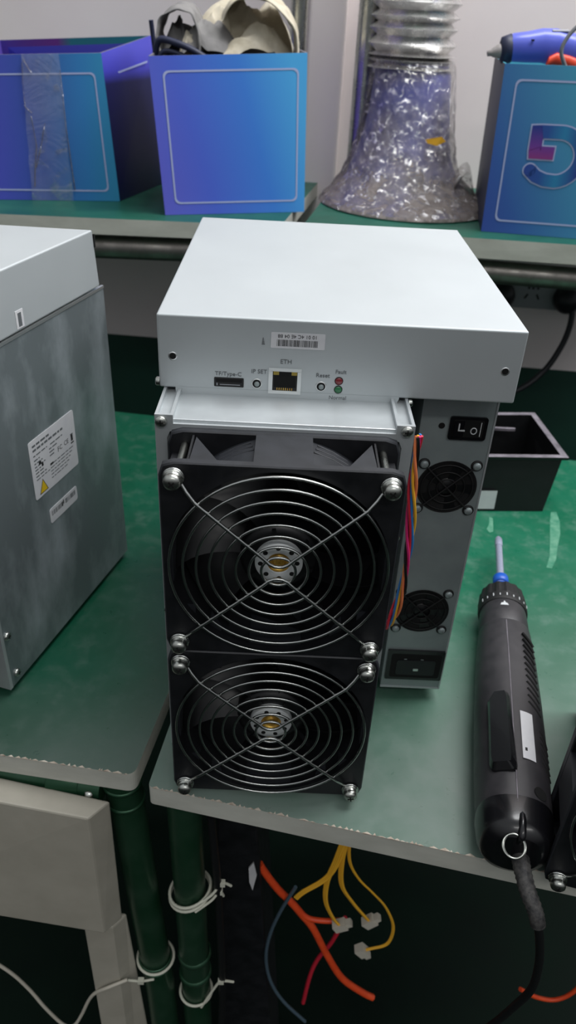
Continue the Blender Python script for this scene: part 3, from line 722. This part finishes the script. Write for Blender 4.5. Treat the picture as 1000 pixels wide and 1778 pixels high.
cl = [(336.5, 309.8), (314.5, 309.8), (314.2, 312), (314, 331), (318, 331.3), (338, 331.4)]+[(339+25.5*math.cos(math.radians(a)), 306+25.4*math.sin(math.radians(a))) for a in range(84, -91, -12)]+[(330, 281.5), (320, 285), (312.5, 291)]
cl = [(345+4+(x-341)*.94, 307+(z-307)*.94) for x, z in cl]
e_ = band([V(p) for p in cl], 7.6, .1, 'border', 'emblem', tR)
band([V(p) for p in cl[3:]], 6.2, .35, 'emblem', 'emblem_arc', e_)
band([V(p) for p in [(cl[0][0]-1.3, cl[0][1])]+cl[1:4]+[(cl[4][0], cl[4][1])]], 6.2, .4, 'emblemM', 'emblem_block', e_, False)
# torn corner and tape on left carton
k = MB('tape'); rnd = random.Random(4)
def tapes(u0, u1, v0, v1, lift):
    rows = []
    for i in range(12):
        v = v1+(v0-v1)*i/11; rows.append([PL(u0+(u1-u0)*j/6+rnd.uniform(-.006, .006), v)+V((0, -lift-rnd.uniform(0, .8), 0)) for j in range(7)])
    k.ringloft(rows, True, closed=False)
tapes(.36, .66, -.0, 1.0, .8)
k.use('wrap').tube([PL(.36, .95)+V((0, -1.5, 0)), PL(.355, .8)+V((0, -1.5, 0)), PL(.36, .66)+V((0, -1.5, 0)), PL(.41, .62)+V((0, -2, 0))], .8, 5)
k.tube([PL(.37, .97)+V((0, -2, 0)), PL(.43, .88)+V((0, -2, 0))], .9, 5).tube([PL(.655, .9)+V((0, -1, 0)), PL(.66, .5)+V((0, -1, 0)), PL(.68, .08)+V((0, -1, 0))], .6, 5).tube([PL(.40, .6)+V((0, -1, 0)), PL(.425, .4)+V((0, -1, 0)), PL(.40, .22)+V((0, -1, 0)), PL(.39, .1)+V((0, -1, 0))], .6, 5).tube([PL(.5, .55)+V((0, -1, 0)), PL(.46, .4)+V((0, -1, 0)), PL(.41, .24)+V((0, -1, 0))], .5, 5)
k.build('packing_tape', tL, label='clear wrinkled tape')
k = MB('border'); 
a, c_ = V((-141, 585, 355)), V((-112, 670, 366))
k.add([a, c_, c_-V((0, 0, 2)), a-V((0, 0, 2))], [(0, 1, 2, 3)]); k.build('side_print_line', tL)

# ------------------------------------------------------------------ cloth heap, strap
from mathutils import noise as mnoise
def cloth():
    b_ = MB('cloth', 'clothgrey')
    def fold(path, rad, flat, m_, seed, n=28):
        P = bez(path, 12); rings = []
        for i, p in enumerate(P):
            t = (P[min(i+1, len(P)-1)]-P[max(i-1, 0)]).normalized(); u = t.cross(V((0, 1, 0))).normalized(); w = V((0, 1, 0)); ring = []
            f = i/(len(P)-1); taper = (.55+.45*math.sin(PI*min(1, max(0, f))))
            for k in range(n):
                a = 2*PI*k/n; q = V((math.cos(a)*2, math.sin(a)*2, i*.12+seed))
                rr = rad*taper*(1+.28*mnoise.noise(q)+.14*mnoise.noise(q*3))
                ring.append(p+u*rr*math.cos(a)*flat+w*rr*math.sin(a))
            rings.append(ring)
        b_.use(m_).ringloft(rings, True, True, True)
    def mound(x0, x1, y0, y1, h, m_, seed, f=3.4, cut=.3, fx=1., tilt=0.):
        rows = []
        for j in range(50):
            v = j/49; row = []
            for i in range(100):
                u = i/99; x = x0+(x1-x0)*u; y = y0+(y1-y0)*v+.3*(x-x0)*(1 if seed > 2 else .3)
                wq = .4*mnoise.noise(V((u*2.4*fx, v*2, seed+8))); n1 = mnoise.noise(V((u*f*fx+v*1.6+wq*2, v*1.4+wq, seed)))
                r = 1-min(1, abs(n1)*3.2)**.7; r2 = 1-abs(mnoise.noise(V((u*f*fx*2-v*2+wq*3, v*3, seed+4))))*2
                e = math.sin(PI*u)**cut*math.sin(PI*min(1, .03+v*.97))**.3
                z = 364+h*e*(.74+.2*r+.06*r2+tilt*(u-.5)); y += 3.5*r*math.sin(PI*u)
                row.append((x+2.5*n1*3, y, z))
            rows.append(row)
        b_.use(m_).ringloft(rows, True, closed=False)
    mound(-80, -34, 575, 630, 54, 'clothgrey', 1.3, 2.2)
    mound(-62, 6, 560, 615, 52, 'clothgrey', 4.2, 2.2, .45, 1, -.25)
    mound(-54, 62, 590, 655, 76, 'cloth', 7.6, 3.2)
    mound(-16, 60, 566, 615, 50, 'cloth', 11.9, 2.6, .4)
    mound(-60, -38, 562, 590, 44, 'cloth', 15.2, 1.6, .5)
    def sheet(path, y0, y1, lean, m_, seed, amp=3.2, th=1.8):
        P = bez(path, 8); outer, inner = [], []
        for i, p in enumerate(P):
            t = (P[min(i+1, len(P)-1)]-P[max(i-1, 0)]).normalized(); nrm = V((-t.z, 0, t.x)); ro, ri = [], []
            for k in range(22):
                v = k/21; y = y0+(y1-y0)*v; q = V((i*.09+seed, v*3.2+seed, seed*.7))
                w_ = (1-abs(mnoise.noise(q))*2.4)*amp+mnoise.noise(q*2.7)*amp*.5
                dz = lean*(v-.5)*(y1-y0); edge = 3*mnoise.noise(V((i*.2, seed, v)))*(1 if k in (0, 21) else 0)
                c = V((p.x, y+edge, p.z+dz*.4))+nrm*w_; ro.append(c); ri.append(c-nrm*th)
            outer.append(ro); inner.append(ri[::-1])
        b_.use(m_).ringloft([a_+c_ for a_, c_ in zip(outer, inner)], True, True, True)
    sheet([(-78, 0, 372), (-84, 0, 395), (-76, 0, 414), (-58, 0, 423), (-44, 0, 412), (-38, 0, 385)], 566, 625, .2, 'clothgrey', 1.3)
    sheet([(-16, 0, 414), (-4, 0, 430), (20, 0, 436), (44, 0, 428), (58, 0, 412), (64, 0, 392), (62, 0, 374)], 572, 640, .2, 'cloth', 12.4)
    o_ = b_.build('canvas_cloth', None, org=(0, 590, 370)); sb = o_.modifiers.new('s', 'SUBSURF'); sb.levels = 1; sb.render_levels = 2
    tx = bpy.data.textures.new('wrinkle', 'CLOUDS'); tx.noise_scale = .022; tx.noise_depth = 3
    dm = o_.modifiers.new('d', 'DISPLACE'); dm.texture = tx; dm.strength = .0022; dm.mid_level = .5; dm.texture_coords = 'LOCAL'
    tag(o_, 'crumpled off-white canvas cloth heaped in the middle carton', 'cloth')
cloth()
b = MB('gundark'); b.tube(bez([(-84, 560, 372), (-86, 558, 395), (-87, 556, 409)]), 2.4, 8)
b.tube(bez([(-84, 556, 378), (-78, 552, 392), (-60, 548, 390), (-42, 546, 384), (-22, 546, 374)]), [3.4]*41, 10)
b.tube(bez([(-82, 552, 370), (-74, 550, 382), (-56, 548, 380), (-40, 548, 372)]), 2.4, 8)
o = b.build('strap', None, org=(-80, 555, 372)); tag(o, 'dark navy looped strap in front of the cloth in the middle carton', 'strap')

# ------------------------------------------------------------------ wrapped duct
dt = thing('exhaust_duct', 'silver flexible duct on a blue funnel wrapped in crumpled clear plastic', 'duct', (208, 640, 225.3))
prof = [(520, 200, 690, 46), (378, 205, 686, 46), (366, 206, 684, 49), (330, 206, 680, 52), (300, 205, 676, 57), (275, 203, 670, 64), (255, 203, 664, 73), (240, 206, 656, 88), (228, 210, 648, 104)]
def ellring(cx, cy, z, r, n=64, wob=0, seed=0):
    out_ = []
    for k_ in range(n):
        a_ = 2*PI*k_/n; rr = r*(1+wob*mnoise.noise(V((math.cos(a_)*2.3, math.sin(a_)*2.3, z*.03+seed))))
        out_.append((cx+rr*math.cos(a_), cy+rr*math.sin(a_), z))
    return out_
b = MB('funnel'); b.ringloft([ellring(cx, cy, z, r-3) for z, cx, cy, r in prof[1:]], True); b.build('funnel', dt)
rows = []; z = 520
b = MB('foil')
z = 372; k = 0
while z < 540:
    big = k % 2 == 0; rows.append(ellring(202, 688, z+(1.5*math.sin(k)), 52.5 if big else 43, 72, .022 if z > 395 else .06, k*.06)); z += 7.0 if z > 390 else 3.6; k += 1
b.ringloft(rows, False); b.build('flexible_duct', dt)
rows = []
pz = [(380, 204, 687, 48)]+prof[2:-1]+[(232, 210, 648, 102), (226.5, 211, 648, 108.5), (225.6, 211, 648, 104)]
N_ = 60
for q in range(N_+1):
    f = q/N_*(len(pz)-1); i = min(int(f), len(pz)-2); t = f-i; a_, c_ = pz[i], pz[i+1]; z, cx, cy, r = [a_[w]+(c_[w]-a_[w])*t for w in range(4)]
    ring = []
    for k in range(140):
        an = 2*PI*k/140; w = 1-abs(mnoise.noise(V((math.cos(an)*4, math.sin(an)*4, z*.045))))*2
        w2 = mnoise.noise(V((math.cos(an)*11, math.sin(an)*11, z*.12)))
        rr = r+1.5+2.6*w*min(1, (392-z)/60+.2)*(1 if z > 232 else .2)+1.6*w2*(1 if z > 232 else .2)
        ring.append((cx+rr*math.cos(an), cy+rr*math.sin(an), z))
    rings_ = ring; rows.append(ring)
b = MB('wrap'); b.ringloft(rows, True)
# bunched skirt of film at the right
rows = []
for q in range(16):
    t = q/15; rows.append([(262+60*t+5*mnoise.noise(V((t*4, k*.4, 2))), 640+34*math.sin(k*.45)*(1-.3*t)+40*t, 227+(54-12*t)*(k/13)*(.6+.4*math.sin(t*7))+6*mnoise.noise(V((t*5, k*.5, 7)))) for k in range(14)])
b.ringloft(rows, True, closed=False)
b.build('plastic_wrap', dt, label='crumpled clear plastic wrap')
b = MB('w_yellow'); b.add([(222, 620.0, 303), (240, 619, 307), (246, 620, 302), (236, 619, 297), (224, 620, 299)], [(0, 1, 2, 3, 4)])
for v_ in b.v: v_.y += 0
b.build('tape_scrap', dt, label='small yellow tape scrap')

# ------------------------------------------------------------------ glue gun
gg = thing('glue_gun', 'blue glue gun lying in the rightmost carton with its nozzle over the edge', 'glue gun', (300, 560, 392))
def loft(b_, secs, n=28, ax=None, e=2.0, cap=True):     # secs: centre, half-width vec, half-height vec
    rings = []
    for c, u, w in secs:
        c, u, w = V(c), V(u), V(w); ring = []
        for k_ in range(n):
            a = 2*PI*k_/n; cs, sn = math.cos(a), math.sin(a)
            ring.append(c+u*math.copysign(abs(cs)**(2/e), cs)+w*math.copysign(abs(sn)**(2/e), sn))
        rings.append(ring)
    b_.ringloft(rings, True, cap, cap); return b_
b = MB('gunblue')
secs = []
for x, z, h, w in ((286, 401, 11, 11), (291, 402, 13, 12.5), (304, 403, 14, 13), (320, 405, 15.5, 14), (335, 404, 17, 15), (352, 402, 16, 15), (370, 399, 14, 14), (392, 394, 12, 13), (410, 388, 9, 10)):
    secs.append(((x, 556, z), (0, w, 0), (-.12*h, 0, h)))
loft(b, secs, 32, e=2.4); b.build('gun_body', gg)
b = MB('gundark'); loft(b, [((277.5, 556, 398.5), (0, 6, 0), (-1, 0, 8)), ((279, 556, 399), (0, 10, 0), (-1.5, 0, 12)), ((288, 556, 401), (0, 12, 0), (-1.5, 0, 13.6)), ((289.5, 556, 401), (0, 10, 0), (-1.5, 0, 12))]); b.build('nozzle_boot', gg)
b = MB('nozzle'); b.T = Matrix.Translation((266, 556, 395.5)) @ Matrix.Rotation(-.22, 4, 'Y')
b.lathe([(1.2, -1), (2.6, -1), (3.0, 3), (4.2, 4), (5.4, 8), (6.4, 9), (7.0, 12), (7.0, 18)], 24, 'x', cap=False); b.use('hole').cyl(1.4, -1.1, -.8, 'x'); b.build('nozzle', gg)
b = MB('trigger'); loft(b, [((325, 541, 391), (0, 3, 0), (1, 0, 5)), ((332, 541, 394.5), (0, 4, 0), (1.5, 0, 5.5)), ((345, 541, 393), (0, 4, 0), (1.5, 0, 5)), ((362, 541, 388), (0, 4, 0), (2, 0, 5.5)), ((378, 541, 382), (0, 4, 0), (2, 0, 5))]); b.build('trigger', gg)
b = MB('strip'); loft(b, [((326, 553, 418.5), (0, 7, 0), (0, 0, 1.5)), ((343, 553, 419), (0, 7, 0), (0, 0, 1.5))], e=2.5); b.use('hole').box(305, 308, 541.5, 543, 409, 410.5); b.build('top_badge', gg)
b = MB('greycord'); b.tube(bez([(392, 535, 430), (365, 530, 432), (350, 528, 428), (338, 527, 416), (333, 526, 403), (338, 526, 392), (346, 528, 382), (352, 532, 372)]), 2.0, 10)
b.build('cord', gg)

# ------------------------------------------------------------------ tray, sockets behind
tr = thing('plastic_tray', 'black open plastic tray with a pale scuffed rim behind the machine', 'tray', (300, 340, .5))
B4 = [(250, 281), (342, 288), (347, 392), (255, 385)]; zt = 60
T4 = [(246, 288), (357.5, 296), (349, 399.5), (246, 389)]
b = MB('tray'); c4 = V((300, 340, 0))
Bo = [V((x, y, .5)) for x, y in B4]; To = [V((x, y, zt)) for x, y in T4]
def shr(p, d): q = (c4-p); q.z = 0; return p+q.normalized()*d
Mo = [shr(p, 6)-V((0, 0, 3)) for p in To]
Mi = [shr(p, 9) for p in To]; Bi = [shr(p, 8)+V((0, 0, 2)) for p in Bo]
b.ringloft([Bo, Mo], False).ringloft([Mo, [p-V((0, 0, 3)) for p in To], To], False); b.use('rim').ringloft([To, Mi], False); b.use('tray').ringloft([Mi, Bi], False)
b.add(Bi, [(0, 1, 2, 3)]).add(Bo, [(3, 2, 1, 0)])
b.build('tray_body', tr)
b = MB('paper'); fy = lambda x: 281+(x-250)*7/92-.3+0
b.add([(262, 281.7, 3), (290, 283.8, 3), (290, 285.2, 24), (262, 283.1, 24)], [(0, 1, 2, 3)])
b.build('paper_label', tr)
b = MB('rim'); b.box(262, 322, 370, 373, 50, 53); b.build('inner_bar', tr)

wp = lambda t, o: V((*wallp(t, o), 0))
tx = (V((436, 773))-wl).dot(wd)
st = thing('socket_strip', 'grey wall socket strip under the right shelf', 'socket', (*wallp(tx, 12), 85))
b = MB('strip'); b.prism([wallp(tx-90, 1.5), wallp(tx+110, 1.5), wallp(tx+110, 22), wallp(tx-90, 22)], 66, 120)
b.build('socket_body', st, bevel=2)
b = MB('portin'); X = Matrix(((wd.x, -wn.x, 0, 0), (wd.y, -wn.y, 0, 0), (0, 0, 1, 0), (0, 0, 0, 1)))
c0 = V((*wallp(tx-6, 22), 90)); b.T = Matrix.Translation(c0) @ X
for dx, dz, an in ((-8, -6, .5), (9, -6, -.5)):
    T0 = b.T.copy(); b.T = T0 @ Matrix.Translation((dx, 0, dz)) @ Matrix.Rotation(an, 4, 'Y'); b.box(-1.2, 1.2, -.8, .5, -4, 4); b.T = T0
for dx in (-6, 0, 7): b.box(dx-1.6, dx+1.6, -.8, .5, 5, 12)
b.build('socket_holes', st)
for dx, lab in ((-52, 'black round plug in the grey socket strip nearest the machine'), (44, 'black round plug with a thick cord at the right of the socket strip')):
    c0 = V((*wallp(tx+dx, 22), 86)); pg = thing('power_plug', lab, 'plug', c0, 'plugs in the socket strip')
    b = MB('plug'); b.T = Matrix.Translation(c0) @ X; b.lathe([(19, 0), (20, -6), (19, -18), (13, -26), (.01, -28)], 32, 'y', cap=False); b.build('plug_body', pg)
    if dx > 0:
        b = MB('plug'); b.tube(bez([c0+V((6, -20, -8)), c0+V((7, -24, -34)), c0+V((0, -28, -66)), c0+V((-20, -36, -102)), c0+V((-56, -46, -130)), c0+V((-110, -54, -142)), c0+V((-170, -56, -150))]), 4.4, 12); b.build('cord', pg)

# ------------------------------------------------------------------ electric screwdriver
a0, a1 = V((214, -120, 23.5)), V((257.5, 116, 22.5)); ax = (a1-a0).normalized(); sx = ax.cross(V((0, 0, 1))).normalized(); up = sx.cross(ax)
L = (a1-a0).length
sd = thing('electric_screwdriver', 'black corded electric screwdriver lying on the green table', 'screwdriver', (235, 0, 0))
def sec(t, r, rz=None, off=0): rz = r if rz is None else rz; c = a0+ax*t+up*off; return (c, sx*r, up*rz)
b = MB('body'); b.use('body')
loft(b, [sec(-3, 14, 15, 1), sec(0, 18.5, 20, 1), sec(6, 21, 22.3), sec(20, 22.4, 23.2), sec(60, 23, 23.3), sec(110, 22.6, 23), sec(150, 21.6, 22.3), sec(170, 20.6, 21.6), sec(183, 19.6, 20.8), sec(186, 19.4, 20.4)], 48, e=2.3)
b.use('gloss'); loft(b, [sec(-3.4, 14, 15, 1), sec(-.4, 18.9, 20.4, 1), sec(5.6, 21.4, 22.8), sec(17, 22.7, 23.6), sec(22, 22.3, 23)], 48, e=2.3)
sdb = b.build('body', sd)
b = MB('body'); loft(b, [sec(186, 18, 19), sec(188, 19.2, 20), sec(202, 18.8, 19.6), sec(209, 18.4, 19), sec(213, 18, 18.6)], 40, e=2.05); b.use('inkwhite')
q = a0+ax*210+up*19.4-sx*4
T_ = Matrix((sx.to_4d(), ax.to_4d(), up.to_4d(), (0, 0, 0, 1))).transposed(); T_[3][3] = 1
for r_ in range(3): T_[3][r_] = 0
def frame_at(t, ang, r):   # local frame on the body surface: x around, y along axis, z outward
    n = (up*math.cos(ang)+sx*math.sin(ang)); s2 = ax.cross(n); m4 = Matrix.Identity(4)
    o_ = a0+ax*t+n*r
    for i_ in range(3): m4[i_][0] = s2[i_]; m4[i_][1] = ax[i_]; m4[i_][2] = n[i_]; m4[i_][3] = o_[i_]
    return m4
b.T = frame_at(206.5, -.12, 19.2); b.prism([(-3.2, -2.6), (3.2, -2.6), (2, 0), (1, .3), (0, 3), (-1, .3), (-2.4, 0)], 0, .25); b.T = Matrix.Identity(4)
b.build('neck', sd)
b = MB('rubber'); n = 60; rings = []
for t, r in ((212, 17.5), (213, 19.2), (216, 19.6), (222, 19.4), (223, 18.8), (237, 17.2), (240, 15), (241, 9)):
    ring = []
    for k in range(n):
        rr = r+(.7 if (k//2) % 2 and t > 222 and r > 15 else 0); aa = 2*PI*k/n; ring.append(a0+ax*t+sx*rr*math.cos(aa)+up*rr*math.sin(aa))
    rings.append(ring)
b.ringloft(rings, False, True, True); b.use('inkwhite')
for k in range(-4, 5):
    b.T = frame_at(217.5, -k*.27, 19.7); b.box(-.35, .35, -1.2, 1.2 if k % 2 else 2.2, -.1, .2)
b.T = Matrix.Identity(4); b.build('torque_ring', sd)
b = MB('bit'); loft(b, [sec(240, 6.2), sec(252, 5.6)], 24, e=2); loft(b, [sec(251, 4.8), sec(256, 4.8)], 24, e=2); loft(b, [sec(258, 3.5), sec(314, 3.3)], 6, e=2); loft(b, [sec(314, 3.3), sec(317, 3.7), sec(325, 3.5), sec(329, 1.8)], 12, e=2)
b.build('bit', sd)
b = MB('collar'); loft(b, [sec(250.5, 6.3), sec(253, 6.5), sec(253.4, 5.2)], 28); loft(b, [sec(256, 5.4), sec(256.5, 6.6), sec(264.5, 6.6), sec(265.5, 5.4)], 28); b.build('collar', sd, label='blue collar')
# lever, sticker, vents, seam, screw recess, transparent patch
b = MB('gloss'); b.T = frame_at(70, -.40, 22.6)
pl_ = [(-7, -33), (7.5, -33), (8, -28), (6, 28), (4.5, 33), (-4.5, 33), (-8.5, 24), (-8.5, -28)]
pt_ = [(x*.74, y*.93) for x, y in pl_]; n = 8
b.ringloft([[(x, y, -4) for x, y in pl_], [(x, y, 2.5) for x, y in pl_], [(x, y, 6.5+(.03*-y)) for x, y in pt_]], False, False, True)
b.T = Matrix.Identity(4); b.build('start_lever', sd, bevel=2.2, seg=3)
b = MB('paper'); rr_ = 23.25; rows = []
for i in range(9):
    a = .1+.36*i/8; row = []
    for y in (40.5+8, 88): m4 = frame_at(y+0, a, 0); row.append(m4 @ V((0, 0, 24.1 if i in (0, 8) else 24.1)))
    rows.append(row)
b.ringloft(rows, True, closed=False); b.use('inkblack'); b.T = frame_at(56, .2, 24.2); b.box(-.7, .7, -1.2, 1.2, -.1, .15); b.T = Matrix.Identity(4)
b.build('sticker', sd, label='blank white sticker')
b = MB('hole')
for t0, cnt in ((96, 12), (48, 6)):
    for k in range(cnt):
        t = t0+k*6.4 if cnt > 6 else t0+k*5.2
        pts = [a0+ax*(t+dt_)+(up*math.cos(an)+sx*math.sin(an))*(22.9+.35*math.sin(2*an)**2*1.5) for dt_, an in [(d_, a_+(-.12 if cnt > 6 else .16)) for d_, a_ in ((4, .52), (2, .62), (0, .72), (-2, .83), (-4, .95))]]
        b.tube(pts, 1.15, 6)
b.T = frame_at(96, .72, 22.7); b.cyl(2.4, -1, 1, 'z'); b.T = frame_at(26, .52, 22.9); b.cyl(4.4, -1, 1.2, 'z'); b.T = Matrix.Identity(4)
b.build('vents', sd)
b = MB('rim'); b.tube([a0+ax*t+(up*math.cos(-.1)+sx*math.sin(-.1))*(r+.05) for t, r in ((16, 23.2), (40, 23.9), (60, 23.4), (110, 23.1), (150, 22.35), (184, 20.6))], .35, 5); b.build('seam', sd)
b = MB('steel'); c = V((209.5, -126.5, 37)); nr = V((-.26, -.50, .82)).normalized(); e1 = nr.cross(V((0, 1, 0))).normalized(); e2 = nr.cross(e1)
for d in (0, .9):
    b.tube([c+nr*d*1.3+e1*(6.0*math.cos(2*PI*k/36)+d*.6)+e2*6.4*math.sin(2*PI*k/36) for k in range(36)], .65, 8, True)
b.use('gloss').tube(bez([a0+ax*12+up*20, a0+ax*3+up*22, a0-ax*4+up*18, a0-ax*2+up*11]), 2.2, 8)
b.build('hanging_ring', sd)
b = MB('braid')
cp = bez([a0-ax*1+up*-2+sx*3, a0-ax*10+up*-2+sx*4, V((217, -142, 19)), V((220.5, -151, 13)), V((222.5, -154, 6))], 8)
b.tube(cp, [5-1.2*i/len(cp)+(.45 if i % 2 else 0) for i in range(len(cp))], 16)
b.build('strain_relief', sd)
b = MB('w_black'); b.tube(bez([(222.3, -154, 7), (227, -154, -10), (234, -151, -40), (238, -148, -75), (236, -142, -110), (232, -132, -160), (222, -118, -225), (196, -95, -310)]), 2.5, 10); b.build('cord', sd)

# ------------------------------------------------------------------ light, world, camera
def area(name, loc, size, energy, col=(1, 1, 1), rot=(0, 0, 0)):
    l = bpy.data.lights.new(name, 'AREA'); l.shape = 'RECTANGLE'; l.size, l.size_y = size; l.energy = energy; l.color = col
    o_ = bpy.data.objects.new(name, l); C.objects.link(o_); o_.location = loc; o_.rotation_euler = rot; return o_
area('ceiling_and_fill_lamp', (.8, .3, 1.65), (1.5, .6), 25, (.98, .99, 1), (0, math.radians(12), 0))
area('ceiling_and_fill_lamp', (.5, -1.6, 1.9), (1.6, .5), 17, (1, .98, .96), (math.radians(-28), 0, 0))  # added fill behind the camera to brighten the front faces
w = bpy.data.worlds.new('room_ambience'); bpy.context.scene.world = w; w.use_nodes = True
nt = w.node_tree; bg = nt.nodes['Background']
tc = nt.nodes.new('ShaderNodeTexCoord'); sp = nt.nodes.new('ShaderNodeSeparateXYZ'); cr = nt.nodes.new('ShaderNodeValToRGB'); mr = nt.nodes.new('ShaderNodeMapRange')
nt.links.new(tc.outputs['Generated'], sp.inputs[0]); nt.links.new(sp.outputs['Z'], mr.inputs[0]); mr.inputs[1].default_value = -1; mr.inputs[2].default_value = 1
nt.links.new(mr.outputs[0], cr.inputs[0]); nt.links.new(cr.outputs[0], bg.inputs[0])
e = cr.color_ramp.elements; e[0].position = .42; e[0].color = (.004, .006, .006, 1); e[1].position = .8; e[1].color = (.5, .52, .54, 1)
x = e.new(.55); x.color = (.17, .175, .18, 1)
bg.inputs[1].default_value = .75

cam = bpy.data.cameras.new('camera'); co = bpy.data.objects.new('camera', cam); C.objects.link(co)
cam.sensor_fit = 'VERTICAL'; cam.sensor_height = 36; cam.sensor_width = 24; cam.lens = 1347.64/1778*36
cam.clip_start = .01
R3 = ((0.99892, -0.04622, -0.01257), (0.01460, 0.54410, -0.83890), (0.04560, 0.83774, 0.54414))
co.rotation_euler = Matrix(((0.9989, -0.0462, -0.0126), (0.0146, 0.5441, -0.8389), (0.0456, 0.8377, 0.5442))).to_euler()
co.location = (.0680058, -.3923173, .4260741)
cam.dof.use_dof = True; cam.dof.focus_distance = .43; cam.dof.aperture_fstop = 13
sc = bpy.context.scene; sc.camera = co
sc.view_settings.view_transform = 'Standard'; sc.view_settings.look = 'None'; sc.view_settings.gamma = 1; sc.view_settings.use_curve_mapping = False
sc.view_settings.exposure = .5
sc.cycles.use_denoising = True
for o in bpy.data.objects:
    for k in ('_o', '_p'):
        if k in o: del o[k]
